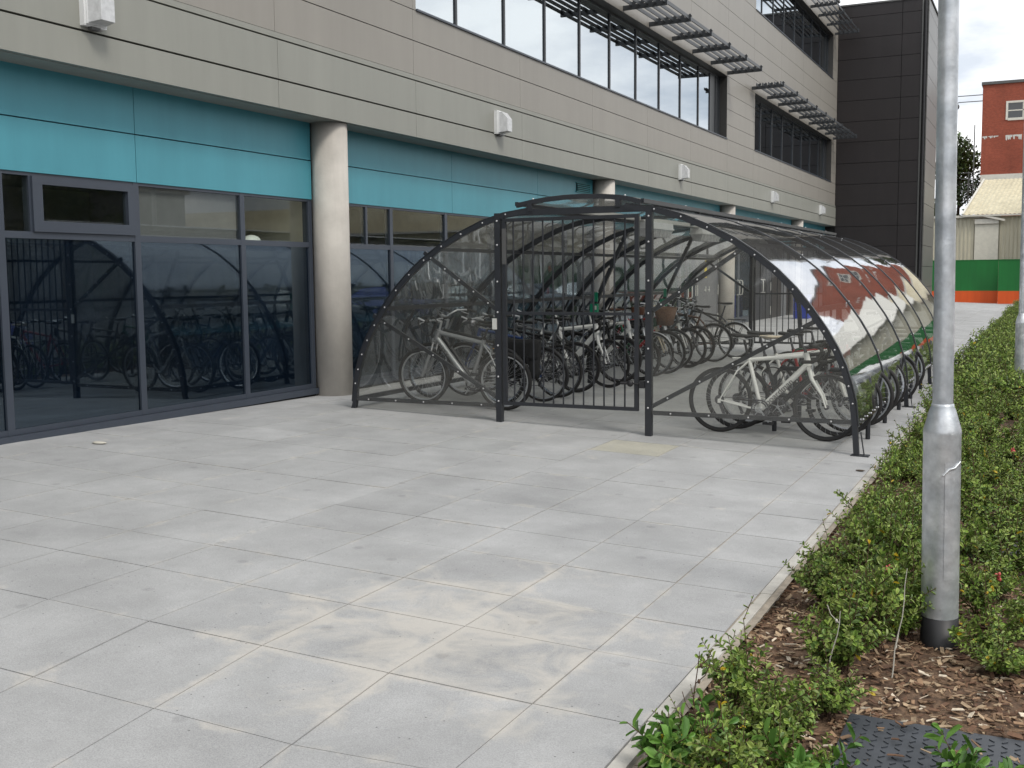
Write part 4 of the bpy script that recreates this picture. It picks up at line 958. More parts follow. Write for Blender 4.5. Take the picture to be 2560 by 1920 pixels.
bicycle(-5.85, 18.1, R(3), 'black bike with straight white grips, third from the far end of the window side row', 'black_paint', 'alu_dark', 'flat', .020, 'black', lean=R(-2), saddle='cream')
bicycle(-5.75, 18.85, H + R(2), 'brown town bike parked front first with long black saddle, second from the far end', 'brown_leather', 'black_paint', 'up', .019, 'alu', guards='black', rack='black', lean=R(2))
bicycle(-5.6, 19.85, H - R(3), 'black bike with tall saddle at the far end of the window side row', 'black_paint', 'black_paint', 'flat', .019, 'chrome', guards='alu', lean=R(-2), rack='black', saddle_h=.04)

bicycle(-2.45, 11.02, R(0), 'white road bike with lettered down tube and black drop bars in the right end bay', 'white_paint', 'white_paint', 'drop', .015, 'black', post='black', lean=R(-2), steer=0, text=('boardman', .088, .98), fat=1.15, saddle_h=.04, wb=1.07)
bicycle(-2.36, 11.36, R(3), 'black drop bar bike squeezed between the lettered white road bike and the cream saddled one', 'black_paint', 'black_paint', 'drop', .015, 'black', lean=R(2), saddle_h=.06)
bicycle(-2.33, 11.72, R(2), 'white bike with cream saddle and white luggage rack behind the lettered road bike', 'white_paint', 'white_paint', 'flat', .020, 'alu', saddle='cream', rack='white_paint', lean=R(2), susp=True)
bicycle(-2.28, 12.3, R(-3), 'dark red bike with slim black saddle, third from the gate on the planted side', 'red_paint', 'alu', 'flat', .022, 'alu', susp=True, lean=R(-2))
bicycle(-2.3, 12.95, R(2), 'black bike with black saddle behind the red one on the planted side', 'black_paint', 'white_paint', 'flat', .022, 'alu', susp=True, lean=R(2))
bicycle(-2.3, 13.65, R(-2), 'grey drop bar bike with cream bar tape further along the planted side', 'grey_paint', 'grey_paint', 'drop', .015, 'chrome', lean=R(-2), saddle='saddle_black')
bicycle(-2.25, 14.5, R(3), 'dark green bike deep along the planted side beyond the drop bar bike', 'green_paint', 'black_paint', 'flat', .02, 'alu', lean=R(2), guards='black')
bicycle(-2.3, 15.9, R(-2), 'navy bike standing alone deepest along the planted side', 'blue_paint', 'black_paint', 'up', .02, 'alu', lean=R(-2), guards='black')

def cable_lock(parent, c, r, plane='xz', col='black', t=.007):
    m = MB(); m.tube([(c[0] + r * math.cos(a) * (1 + .08 * math.sin(3 * a)), c[1] + (.03 * math.sin(2 * a)), c[2] + r * math.sin(a)) for a in [2 * PI * i / 26 for i in range(26)]], t, 6, 0, closed=True); m.build('cable_lock', col, parent)
cable_lock(bike_silver, (.44, .05, .93), .115); cable_lock(bike_silver, (-.05, .02, .62), .08)
for nm, c, r, col in (('bicycle.001', (.30, 0, .70), .10, 'black'), ('bicycle.003', (-.12, 0, .62), .12, 'black'), ('bicycle.006', (.1, 0, .6), .12, 'blue_paint'), ('bicycle.009', (-.2, 0, .7), .09, 'black'), ('bicycle.015', (-.02, .03, .60), .10, 'black'), ('bicycle.017', (.15, 0, .62), .11, 'black'), ('bicycle.018', (-.15, 0, .72), .09, 'green_paint')):
    cable_lock(bpy.data.objects[nm], c, r, 'xz', col)
# panniers hung on the rack of the navy bike
pn = MB()
def soft_box(mb, c, sx, sy, sz, mi=0):
    vs = []; n = 8
    for k in range(7):
        t = k / 6; z = c[2] - sz / 2 + sz * t; sc = 1 - .10 * (1 - t) ** 2 - .05 * t
        for i in range(4 * n):
            a = 2 * PI * i / (4 * n); ct, s_ = math.cos(a), math.sin(a); p4 = (abs(ct) ** 6 + abs(s_) ** 6) ** (-1 / 6)
            nz = 1 + .05 * noise.noise(Vector((ct * 3, s_ * 3, z * 9)))
            vs.append((c[0] + sx / 2 * ct * p4 * sc * nz, c[1] + sy / 2 * s_ * p4 * sc * nz, z + .01 * noise.noise(Vector((ct * 2, s_ * 2, 5)))))
    m = 4 * n
    mb.add(vs, [(k * m + i, k * m + (i + 1) % m, (k + 1) * m + (i + 1) % m, (k + 1) * m + i) for k in range(6) for i in range(m)] + [tuple(range(m))[::-1], tuple(range(6 * m, 7 * m))], mi, True)
pan = empty('pannier_bag', (-5.60, 11.80, .69), 'big black nylon pannier hanging beside a rear wheel, seen through the left of the gate', 'pannier')
pn = MB(); soft_box(pn, (0, -.04, 0), .52, .17, .44); pn.build('bag_body', 'fabric_black', pan)
pn = MB(); soft_box(pn, (0, -.05, .12), .54, .185, .23); pn.build('flap', 'fabric_black', pan)
pn = MB()
for x in (-.15, .14): pn.lathe([(.022, -.003), (.022, .003), (.013, .003), (.013, -.003), (.022, -.003)], (x, -.14, -.07), 'y', 14)
pn.box(-.02, .005, -.145, -.125, -.09, -.05); pn.box(-.16, -.14, -.15, -.13, -.05, .05, 1); pn.box(.13, .15, -.15, -.13, -.05, .05, 1)
pn.build('buckle', ['chrome', 'black'], pan)
b = MB(); soft_box(b, (0, 0, 0), .20, .10, .11); o = b.build('bar_bag', 'brown_leather'); o.location = (-5.26, 15.0, 1.16); tag(o, 'small reddish brown bag strapped at handlebar height behind the gate', 'bag')
# chrome headlamp is part of the navy bike
b = MB(); b.ball((0, 0, 0), .05, 0, 8, .7, 1, 1); q = b.build('headlamp', 'chrome', b3); q.location = (.42, 0, .93)

# ------------------------------------------------------------------ blue crates, litter
def crate_stack(x, y, n, label):
    for k in range(n):
        o = empty('storage_crate', (x, y, gz(x, y) + .27 * k), label[k], 'crate', 'blue crates against the far wall')
        b = MB(); b.box(-.22, .22, -.3, .3, 0, .012)
        for s in (-1, 1):
            b.box(s * .22 - .008, s * .22 + .008, -.3, .3, 0, .255); b.box(-.212, .212, s * .3 - .008, s * .3 + .008, 0, .255)
        for z in (.06, .12, .18, .245):
            b.box(-.235, .235, -.318, -.308, z - .008, z + .008); b.box(.228, .238, -.3, .3, z - .008, z + .008)
        b.build('shell', 'crate_blue', o)
        h = MB(); h.box(-.05, .05, -.322, -.318, .19, .22); h.build('hand_grip', 'joint', o)
crate_stack(-7.15, 36.6, 3, ['blue plastic crate at the bottom of the stack by the far wall', 'blue plastic crate in the middle of the stack by the far wall', 'blue plastic crate on top of the stack by the far wall'])
b = MB(); b.ball((0, 0, .012), .06, 0, 6, 1.2, .7, .22); b.ball((.04, .02, .01), .03, 0, 5, 1, .7, .3); o = b.build('crushed_cup', 'debris'); o.location = (-7.55, 7.1, gz(-7.55, 7.1)); tag(o, 'flattened pale piece of litter on the paving near the window sill', 'litter')
b = MB(); b.ball((0, 0, .004), .03, 0, 5, 1.4, .7, .2); o = b.build('dead_leaf', 'bark'); o.location = (-1.36, 9.55, .006); tag(o, 'dark curled leaf on the paving beside the front right foot of the shelter', 'leaf')

# ------------------------------------------------------------------ lamp posts
def lamp_post(x, y, label, lean=(0, 0)):
    o = empty('lamp_post', (x, y, -.03), label, 'lamp post', 'galvanised lamp posts in the planted bed'); o.rotation_euler = (lean[0], lean[1], 0)
    b = MB(); b.lathe([(0, -.2), (.083, -.2), (.083, .135), (.0, .135)], n=32); b.build('root_sleeve', 'black', o)
    b = MB(); b.lathe([(.0815, .13), (.0815, .975), (.083, .985), (.0815, 1.0), (.058, 1.085), (.050, 1.105), (.049, 1.115), (.044, 1.118)], n=40); base = b.build('base', 'galv', o)
    b = MB()
    for j in range(7):
        a = -.55 + .18 * j
        pass
    vs = [(.0835 * math.sin(a), -.0835 * math.cos(a), z) for z in (.32, .86) for a in [(.25 + .13 * i) for i in range(8)]]
    b.add(vs, [(i, i + 1, 9 + i, 8 + i) for i in range(7)], 0, True)
    b.tube([(.085 * math.sin(.15), -.085 * math.cos(.15), .80), (.088 * math.sin(.45), -.088 * math.cos(.45), .83), (.088 * math.sin(.75), -.088 * math.cos(.75), .835), (.088 * math.sin(1.15), -.088 * math.cos(1.15), .86)], .005, 6)
    b.build('access_door', 'galv', o)
    b = MB(); b.tube([(0, 0, 1.11), (0, 0, 3.2), (0, 0, 5.0)], [.0445, .043, .040], 32); b.build('pole', 'galv', o)
    b = MB(); b.tube([(0, 0, 5.0), (.05, 0, 5.1), (.25, 0, 5.14)], .022, 8); b.box(.2, .75, -.1, .1, 5.10, 5.18); b.box(.25, .7, -.08, .08, 5.085, 5.10, 1); b.build('lantern', ['galv', 'lamp_lens'], o)
lamp_post(-.385, 5.29, 'thick galvanised lamp post with tapered shoulder standing in the bark bed close to the camera', (R(.35), R(-.75)))
lamp_post(-.27, 17.0, 'slim distant galvanised lamp post cut by the right edge of the photo', (0, R(-.5)))

# ------------------------------------------------------------------ covers in the bed
o = MB(); o.box(-.62, .45, 3.0, 4.24, -.05, -.012)
for j in range(28):
    for i in range(24):
        x = -.59 + i * .043; y = 3.03 + j * .043; a = R(45) if (i + j) % 2 else R(-45)
        o.bar((x - .012 * math.cos(a), y - .012 * math.sin(a), -.0105), (x + .012 * math.cos(a), y + .012 * math.sin(a), -.0105), .005, .004)
tag(o.build('manhole_cover', 'check'), 'dark chequer plate cover half buried in bark at the bottom right', 'cover')
o = MB(); o.box(-.36, -.02, 7.0, 7.35, -.06, .01); o.box(-.34, -.04, 7.02, 7.33, .01, .014)
tag(o.build('drain_cover', 'trim_dark'), 'small grey cover showing between shrubs right of the near lamp post', 'cover')

# ------------------------------------------------------------------ bark chips
ch = MB(); rc = random.Random(11)
def chips(n, x0, x1, y0, y1, smin, smax):
    for i in range(n):
        x = rc.uniform(x0, x1); y = y0 + (y1 - y0) * rc.random() ** 1.3
        on = -.62 < x < .45 and 3.0 < y < 4.24
        if on and rc.random() < .96: continue
        l = rc.uniform(smin, smax); w_ = l * rc.uniform(.14, .4); t = .003; a = rc.uniform(0, PI); tilt = rc.gauss(0, .22); tl2 = rc.gauss(0, .3)
        z = (bedz(x, y) if not on else -.006) + rc.uniform(.003, .018)
        d = Vector((math.cos(a) * math.cos(tilt), math.sin(a) * math.cos(tilt), math.sin(tilt))); s_ = Vector((-math.sin(a), math.cos(a), tl2)).normalized(); up = d.cross(s_)
        c = Vector((x, y, z)); k = rc.random()
        if k < .36: col = (.125, .068, .040)
        elif k < .66: col = (.24, .15, .088)
        elif k < .92: col = (.36, .265, .17)
        else: col = (.58, .50, .39)
        v = rc.uniform(.7, 1.25); col = tuple(q * v for q in col)
        vs = [c + d * (i_ * l / 2) * (.75 if j_ > 0 else 1) + s_ * (j_ * w_ / 2) + up * (k_ * t / 2) for k_ in (-1, 1) for i_, j_ in ((-1, -1), (1, -1), (1, 1), (-1, 1))]
        ch.add(vs, [(4, 5, 6, 7), (0, 1, 5, 4), (1, 2, 6, 5), (2, 3, 7, 6), (3, 0, 4, 7)], 0, False, col)
chips(15000, -1.23, .9, 2.3, 7.5, .014, .06); chips(2500, -1.23, .9, 7.5, 13, .02, .07); chips(5000, .9, 2.62, 2.0, 12, .02, .07)
tag(ch.build('bark_mulch', 'chip'), 'brown and buff bark chips covering the planted bed', kind='stuff')

# ------------------------------------------------------------------ shrubs
def leafy(mb, stems, rnd, leaf=.022, nl=26, broad=.5, cols=None, flowers=0):
    cols = cols or [(.125, .205, .035), (.19, .285, .05), (.075, .13, .025), (.26, .34, .08), (.17, .22, .055)]
    for st in stems:
        mb.tube(st, [.0035 * (1 - .6 * i / (len(st) - 1)) for i in range(len(st))], 4, 1, cap=False)
        L_ = sum((Vector(b) - Vector(a)).length for a, b in zip(st, st[1:]))
        for i in range(nl):
            t = .16 + .84 * ((i + rnd.random() * .5) / nl); k = t * (len(st) - 1); j = min(int(k), len(st) - 2)
            p = Vector(st[j]).lerp(Vector(st[j + 1]), k - j); ax = (Vector(st[j + 1]) - Vector(st[j])).normalized()
            a = i * 2.4 + rnd.uniform(-.5, .5); sd = ax.orthogonal().normalized(); sd.rotate(Matrix.Rotation(a, 3, ax))
            d = (sd * 1.0 + ax * rnd.uniform(.2, .9) + Vector((0, 0, .15))).normalized()
            l = leaf * rnd.uniform(.65, 1.25) * (1.1 if t < .9 else .8); w_ = l * broad
            n_ = d.cross(ax.cross(d)).normalized() if ax.cross(d).length > .01 else Vector((0, 0, 1)); sdv = d.cross(n_).normalized(); up = sdv.cross(d)
            fold = up * (w_ * .28)
            c = cols[rnd.randrange(len(cols))]; v = rnd.uniform(.8, 1.25); c = (c[0] * v, c[1] * v, c[2] * v)
            if rnd.random() < .008: c = (.45, .33, .02)
            def q_(t_, w2, f_=1): return p + d * l * t_ - up * l * .14 * t_ * t_ + sdv * w_ * w2 + fold * f_
            ct = q_(.97, 0, .0)
            mb.add([p, q_(.28, .30), q_(.62, .52), q_(.88, .34), ct], [(0, 1, 2, 3, 4)], 0, False, c)
            mb.add([p, ct, q_(.88, -.34), q_(.62, -.52), q_(.28, -.30)], [(0, 1, 2, 3, 4)], 0, False, c)
        if flowers and rnd.random() < flowers:
            p = Vector(st[-1]); 
            for k in range(6): mb.ball(p + Vector((rnd.gauss(0, .01), rnd.gauss(0, .01), rnd.gauss(0, .012))), .008, 2, 4)
def make_stems(rnd, n, h, spread, branch=2):
    out = []
    for i in range(n):
        a = rnd.uniform(0, 2 * PI); hh = h * rnd.uniform(.55, 1.1); sp = spread * rnd.uniform(.3, 1); p = Vector((rnd.gauss(0, .02), rnd.gauss(0, .02), -.02)); st = [p.copy()]
        for k in range(5):
            t = (k + 1) / 5; p = Vector((math.cos(a) * sp * t ** 1.2 + rnd.gauss(0, .012), math.sin(a) * sp * t ** 1.2 + rnd.gauss(0, .012), hh * t)); st.append(p)
        out.append(st)
        for b in range(branch):
            s0 = st[rnd.randint(1, 3)]; a2 = rnd.uniform(0, 2 * PI); l = rnd.uniform(.09, .2); q = [Vector(s0)]
            for k in range(3): t = (k + 1) / 3; q.append(Vector(s0) + Vector((math.cos(a2) * l * t, math.sin(a2) * l * t, l * .75 * t)))
            out.append(q)
    return out
variants = []
for v in range(6):
    rnd = random.Random(100 + v); mb = MB()
    leafy(mb, make_stems(rnd, (12, 10, 13, 9, 11, 8)[v], (.30, .26, .33, .22, .27, .36)[v], (.23, .22, .19, .24, .22, .17)[v], 3) + make_stems(rnd, 3, .50, .10, 0), rnd, .031, 20, .5, None, 0)
    o = mb.build('shrub', ['leaf', 'twig', 'flower']); variants.append(o.data); bpy.data.objects.remove(o)
rs = random.Random(5)
spots = []
def ok(x, y, dmin):
    if (x + .385) ** 2 + (y - 5.29) ** 2 < .15 ** 2: return False
    if -.75 < x < .5 and 3.0 < y < 4.95: return False
    if -1.2 < x < -.72 and 4.05 < y < 4.5: return False
    return all((x - a) ** 2 + (y - b) ** 2 > dmin ** 2 for a, b in spots)
hand = [(-1.03, 3.52), (-.85, 3.30), (-1.02, 4.02), (-.80, 3.78), (-.70, 4.22), (-.92, 3.66), (-.70, 3.48), (-.86, 4.02), (-.74, 4.72), (-.80, 5.15), (-.62, 5.05), (-.98, 5.7), (-.95, 6.1), (-.78, 5.6), (-.62, 5.5), (-.54, 5.30), (-.16, 5.25), (-.1, 5.0), (-.02, 5.55), (-.22, 5.62), (.1, 5.2),
        (-.98, 6.95), (-.85, 6.5), (-1.0, 7.5), (-.96, 7.9), (-1.02, 8.6), (-1.0, 9.2), (-.8, 7.1), (-.66, 6.7), (-.5, 6.2), (-.2, 6.1), (.05, 6.0), (-.45, 6.75), (-.14, 6.6), (.12, 6.45)]
for p in hand: spots.append(p)
t = 0
while len(spots) < 175 and t < 20000:
    t += 1; y = 5.4 + 9.6 * rs.random() ** .9; x = rs.uniform(-1.12, 1.6)
    if x > -1.0 - .1 * rs.random() and ok(x, y, .22 if x < .4 else .33): spots.append((x, y))
NEAR = {
 0: 'green shrub right against the pale edging beside the bare budded twig', 1: 'lowest green shrub at the bottom edge left of the chequer plate', 2: 'green shrub against the edging, top left of the bottom clump',
 3: 'green shrub in the middle of the bottom clump left of the chequer plate', 4: 'green shrub at the upper right tip of the bottom clump, above the plate', 5: 'small green shrub behind the bare brown stem in the bottom clump', 6: 'green shrub touching the left corner of the chequer plate',
 7: 'green shrub at the back of the bottom clump facing the bare bark', 8: 'green shrub beside the two pale dry stems, nearest of those left of the post', 9: 'green shrub one step in from the edging left of the lamp post', 10: 'green shrub midway between pale dry stem and coral flower, left of the post',
 11: 'green shrub at the edging level with the near lamp post', 12: 'green shrub at the edging just behind the one level with the post', 13: 'green shrub behind the coral flower left of the lamp post', 14: 'green shrub close behind the left side of the lamp post', 15: 'green shrub brushing the left face of the lamp post foot',
 16: 'green shrub brushing the right face of the lamp post foot', 17: 'green shrub in front on the right of the lamp post foot', 18: 'green shrub with a coral flower behind it right of the post', 19: 'green shrub tucked right behind the lamp post', 20: 'green shrub at the right edge of the photo level with the post foot'}
def zone(x, y):
    if y < 4.2: return 'low green shrub at the near end of the bed', 'shrubs at the near end of the bed'
    if y < 5.95 and x < -.42: return 'green shrub in the bark between the pale edging and the near lamp post', 'shrubs left of the near lamp post'
    if y < 5.95: return 'green shrub in the bark just right of the near lamp post foot', 'shrubs right of the near lamp post'
    if x < -.75: return 'dense green shrub along the pale edging behind the near lamp post', 'shrubs along the edging'
    if y < 9.5: return 'dense green shrub in the middle of the bed behind the near lamp post', 'shrubs in mid bed'
    return 'dense green shrub further up the bed beside the far half of the shelter', 'shrubs further up the bed'
for i, (x, y) in enumerate(spots):
    o = bpy.data.objects.new('shrub', variants[rs.randrange(6)]); COL.objects.link(o)
    o.location = (x, y, bedz(x, y)); sc_ = rs.uniform(.78, 1.12); 
    if y < 4.4: sc_ *= .86
    o.scale = (sc_, sc_, sc_ * rs.uniform(.75, 1.2)); o.rotation_euler = (rs.gauss(0, .06), rs.gauss(0, .06), rs.uniform(0, 6.28))
    lb, gr = zone(x, y); tag(o, NEAR.get(i, lb), 'shrub', gr)
# broad leaved plants at the bottom corner
for i, (x, y, lb) in enumerate(((-1.10, 3.42, 'bright green broad-leaved plant by the edging at the bottom edge, leftmost of the broad-leaved ones'), (-.66, 3.50, 'bright green broad-leaved plant at the bottom edge next to the chequer plate'), (-.15, 3.72, 'small bright leafy sprig at the bottom edge in front of the chequer plate'), (-1.04, 3.56, 'bright green broad-leaved plant leaning over the edging just behind the leftmost one'))):
    rnd = random.Random(40 + i); mb = MB(); leafy(mb, make_stems(rnd, 7, .15, .09, 1), rnd, .060, 11, .46, [(.10, .21, .035), (.13, .26, .05), (.07, .16, .03)])
    o = mb.build('broad_leaved_plant', ['leaf', 'twig']); o.location = (x, y, bedz(x, y)); tag(o, lb, 'plant')
# bare twigs
def twig(x, y, h, lb, rnd, col='twig', n=5):
    mb = MB(); p = Vector((0, 0, -.02)); st = [p.copy()]
    for k in range(7): p = p + Vector((rnd.gauss(.006, .006), rnd.gauss(0, .006), h / 7)); st.append(p.copy())
    mb.tube(st, [.004 * (1 - .09 * i) for i in range(8)], 5)
    for k in range(n):
        a = rnd.uniform(0, 6.28); s0 = st[rnd.randint(2, 6)]; mb.tube([s0, s0 + Vector((math.cos(a) * .035, math.sin(a) * .03, .035)), s0 + Vector((math.cos(a) * .05, math.sin(a) * .04, .075))], .0018, 4)
        mb.ball(s0 + Vector((math.cos(a) * .012, math.sin(a) * .01, .01)), .006, 0, 4, 1, 1, 1.5)
    o = mb.build('bare_twig', col); o.location = (x, y, bedz(x, y)); tag(o, lb, 'twig')
twig(-1.08, 3.62, .42, 'bare dark budded twig standing up against the pale edging near the bottom of the bed', random.Random(1))
twig(-.96, 3.3, .34, 'bare brown stem rising among the lowest shrubs of the bed', random.Random(2), n=2)
twig(-.53, 4.75, .50, 'tall pale dry stem just left of the near lamp post', random.Random(4), 'debris', 1)
twig(-.76, 4.55, .36, 'shorter pale dry stem between the edging and the lamp post', random.Random(5), 'debris', 1)
twig(-1.13, 6.28, .17, 'short dark twig poking over the edging, leftmost of a pair', random.Random(6), n=0)
twig(-1.07, 6.4, .19, 'short dark twig poking over the edging, rightmost of a pair', random.Random(8), n=0)
# flowers
def bloom(x, y, z, lb):
    mb = MB(); rnd = random.Random(int(x * 1000)); mb.tube([(0, 0, -z), (0, 0, 0)], .002, 4, 1)
    for k in range(9): mb.ball((rnd.gauss(0, .008), rnd.gauss(0, .007), rnd.gauss(0, .012)), .0075, 0, 5, 1, 1, 1.4)
    o = mb.build('flower_head', ['flower', 'twig']); o.location = (x, y, z + bedz(x, y)); tag(o, lb, 'flower')
bloom(-.66, 5.62, .24, 'coral red flower head among shrubs left of the near lamp post'); bloom(-.16, 5.75, .22, 'coral red flower head among shrubs right of the near lamp post')
bloom(-.74, 4.15, .13, 'small coral red flower low over the bark left of the chequer plate'); bloom(-.18, 9.3, .34, 'small coral red flower right of the lamp post shoulder')
# planting farther up the bed, one dense mass
import array
far = MB(); rf = random.Random(21)
lowv = []
for v in range(3):
    mb = MB(); leafy(mb, make_stems(random.Random(60 + v), 8, .36, .22, 2), random.Random(70 + v), .045, 9, .55); lowv.append(mb)
yy = 15.0
while yy < 56:
    x = -1.05
    while x < 2.4:
        mb = lowv[rf.randrange(3)]; a = rf.uniform(0, 6.28); ca, sa = math.cos(a), math.sin(a); s_ = rf.uniform(.9, 1.3); px, py = x + rf.uniform(-.12, .12), yy + rf.uniform(-.15, .15); o0 = len(far.v)
        if not (abs(px + .27) < .12 and abs(py - 17) < .15):
            far.v += [((p[0] * ca - p[1] * sa) * s_ + px, (p[0] * sa + p[1] * ca) * s_ + py, p[2] * s_ - .03) for p in mb.v]
            far.f += [tuple(i + o0 for i in f) for f in mb.f]; far.m += mb.m; far.sm += mb.sm; far.c += mb.c
        x += .30 + (.15 if x > .4 else 0)
    yy += .34 if yy < 30 else .5
tag(far.build('shrub_planting', ['leaf', 'twig']), 'dense low evergreen planting running up to the green hoarding', kind='stuff')

# ------------------------------------------------------------------ hoarding
def hoard(x0, x1, y, label, h=2.25, ho=.68):
    o = empty('hoarding_panel', (0, 0, 0), label, 'hoarding', 'painted hoarding round the yard')
    b = MB(); b.box(x0 + .01, x1 - .01, y, y + .03, ho, h); b.box(x0 + .01, x1 - .01, y - .02, y + .05, h, h + .04); b.build('green_board', 'hoard_green', o)
    b = MB(); b.box(x0 + .01, x1 - .01, y - .008, y + .03, .03, ho); b.build('orange_board', 'hoard_orange', o)
    b = MB(); b.box(x0 + .01, x0 + .11, y + .05, y + .15, 0, h); b.build('post', 'trim_dark', o)
hx = -12.0; k = 0
hl = [(-12, -7.6, 62.1), (-7.6, -2.2, 62.0), (-2.19, 3.2, 61.4), (3.2, 8.6, 61.4), (8.6, 14, 61.4)]
for i, (a, b_, y) in enumerate(hl):
    hoard(a, b_, y, ['green and orange hoarding panel hidden behind the dark tower', 'green over orange hoarding panel between the dark tower and the stepped joint', 'green over orange hoarding panel right of the stepped joint, behind the distant lamp post', 'green and orange hoarding panel next beyond the right edge', 'green and orange hoarding panel further right', 'green and orange hoarding panel second from the right end', 'green and orange hoarding panel at the right end'][i])

# ------------------------------------------------------------------ sheds and brick building
def corr(mb, x0, x1, p0, p1, pitch=.2, amp=.035, mi=0):   # corrugated sheet spanning x0..x1, from lower line p0=(y,z) to upper p1
    n = int((x1 - x0) / pitch * 4); vs = []
    nrm = Vector((0, p0[1] - p1[1], p1[0] - p0[0])).normalized()
    if nrm.y > 0: nrm = -nrm
    for i in range(n + 1):
        a = (0, 1, 1, 0)[i % 4] * amp; x = x0 + (x1 - x0) * i / n
        vs += [(x, p0[0] + nrm.y * a, p0[1] + nrm.z * a), (x, p1[0] + nrm.y * a, p1[1] + nrm.z * a)]
    mb.add(vs, [(2 * i, 2 * i + 2, 2 * i + 3, 2 * i + 1) for i in range(n)], mi)
shed = empty('storage_shed', (0, 0, 0), 'cream corrugated metal shed with pale sloping roof behind the green hoarding', 'shed')
b = MB(); corr(b, -9, -3.95, (72, 0), (72, 4.95), .22); corr(b, -2.6, 70, (72, 0), (72, 4.95), .22); b.box(-9, 70, 72.06, 80, 0, 4.9); b.build('wall', 'shed', shed)
b = MB(); b.box(-3.93, -2.62, 71.9, 71.96, 0, 4.52); b.build('shutter', 'shed_door', shed)
b = MB(); b.box(-9, -2.5, 71.85, 72.0, 4.9, 5.05); b.box(-3.95, -2.62, 71.8, 72.0, 4.52, 4.8); b.bar((-3.5, 71.7, 5.0), (-2.3, 71.7, 4.7), .05, .12); b.build('gutter', 'flash', shed)
b = MB(); vs = []
n = 4 * 300
x0b, x0t, x1 = -4.6, -3.75, 70
for i in range(n + 1):
    a = (0, 1, 1, 0)[i % 4] * .04; t = i / n; vs += [(x0b + (x1 - x0b) * t, 71.7 - a * .6, 5.06 + a * .6), (x0t + (x1 - x0t) * t, 77.8 - a * .6, 7.55 + a * .6)]
b.add(vs, [(2 * i, 2 * i + 2, 2 * i + 3, 2 * i + 1) for i in range(n)])
b.box(-4.62, 70, 71.66, 71.7, 4.96, 5.06, 1); b.bar((-4.63, 71.7, 5.1), (-3.78, 77.8, 7.6), .12, .08, 1)
b.build('roof', ['shed_roof', 'flash'], shed)
sh2 = empty('storage_shed', (0, 0, 0), 'taller cream shed with a white roof standing right of the photo', 'shed')
b = MB(); corr(b, 1.2, 18, (67, 0), (67, 5.6), .22); b.box(1.2, 18, 67.06, 71, 0, 5.5); b.build('wall', 'shed', sh2)
b = MB(); b.add([(1.0, 66.6, 5.5), (18.2, 66.6, 5.5), (18.2, 71, 8.6), (1.0, 71, 8.6), (1.0, 66.6, 5.62), (18.2, 66.6, 5.62), (18.2, 71, 8.72), (1.0, 71, 8.72)], [(0, 3, 2, 1), (4, 5, 6, 7), (0, 1, 5, 4), (1, 2, 6, 5), (2, 3, 7, 6), (3, 0, 4, 7)]); b.build('roof', 'flash', sh2)
brick = empty('brick_building', (0, 0, 0), 'tall red brick block with flat roof and cream window behind the cream shed', 'building')
b = MB(); bx0, bx1, by0, by1 = -4.15, 5.2, 80, 100
b.box(bx0, -2.72, by0, by1, 0, 13.9); b.box(-2.72, -.62, by0, by1, 0, 11.55); b.box(-2.72, -.62, by0, by1, 12.75, 13.9); b.box(-2.72, -.62, by0 + .6, by1, 11.55, 12.75)
b.box(-.62, bx1, by0, by1, 0, 13.9); b.build('wall', 'brick', brick)
b = MB(); b.box(bx0 - .08, bx1, by0 - .1, by1, 13.9, 14.08); b.build('coping', 'trim_dark', brick)
b = MB(); b.box(bx0 + .02, bx1, by0 - .12, by0, 7.55, 8.05); b.build('flashing', 'flash', brick)
for x in (-2.72,):
    b = MB(); b.box(x, x + .13, by0 - .05, by0 + .2, 11.55, 12.75); b.box(x + 1.97, x + 2.1, by0 - .05, by0 + .2, 11.55, 12.75); b.box(x + .13, x + 1.97, by0 - .05, by0 + .2, 12.62, 12.75); b.box(x + .13, x + 1.97, by0 - .06, by0 + .2, 11.5, 11.66); b.box(x + .13, x + 1.97, by0 - .03, by0 + .15, 12.1, 12.17); b.box(x + 1.0, x + 1.07, by0 - .03, by0 + .15, 11.66, 12.62)
    f = b.build('window', 'flash', brick); b = MB(); b.box(x + .13, x + 1.97, by0 + .0, by0 + .03, 11.66, 12.62); b.build('pane', 'car_glass', f)
b = MB(); rp = random.Random(9)
for x0 in (-4.1, -2.7, -1.5, 2, 5):
    for i in range(9):
        x = x0 + i * .11 + rp.uniform(-.03, .03); hh = rp.uniform(.08, .4) * (1 if x0 == -2.7 else .6); b.add([(x, by0 - .008, 10.55), (x + .12, by0 - .008, 10.58), (x + .10, by0 - .008, 10.58 - hh), (x + .03, by0 - .008, 10.56 - hh * .8)], [(0, 1, 2, 3)])
b.build('peeling_paint', 'plate_white', brick)
for z, l in ((13.35, 2.1), (12.95, 1.6)):
    b = MB(); b.tube([(bx0, 80.5, z), (bx0 - l + .1, 80.5, z + .0), (bx0 - l, 80.5, z - .1)], .03, 6); b.ball((bx0 - l, 80.5, z - .28), .16, 0, 6, 1, 1, 1.2); b.build('bracket_lamp', 'trim_dark', brick)
mast = MB(); mast.tube([(-4.55, 79.6, 5), (-4.55, 79.6, 11.3)], .04, 6); mast.tube([(-4.85, 79.8, 5), (-4.85, 79.8, 8.3)], .04, 6)
for z in (7.0, 7.8, 8.2): mast.tube([(-5.3, 79.6, z), (-4.15, 79.6, z)], .03, 6)
for z in (6.4, 7.4): mast.tube([(-5.0, 79.0, z), (-4.4, 80.2, z)], .03, 6)
for x, y in ((-4.55, 79.6), (-4.85, 79.8)): mast.tube([(x, y, 0), (x, y, 5)], .04, 6)
tag(mast.build('scaffold_pole', 'trim_dark'), 'thin scaffold poles rising against the left corner of the brick block', 'scaffold')

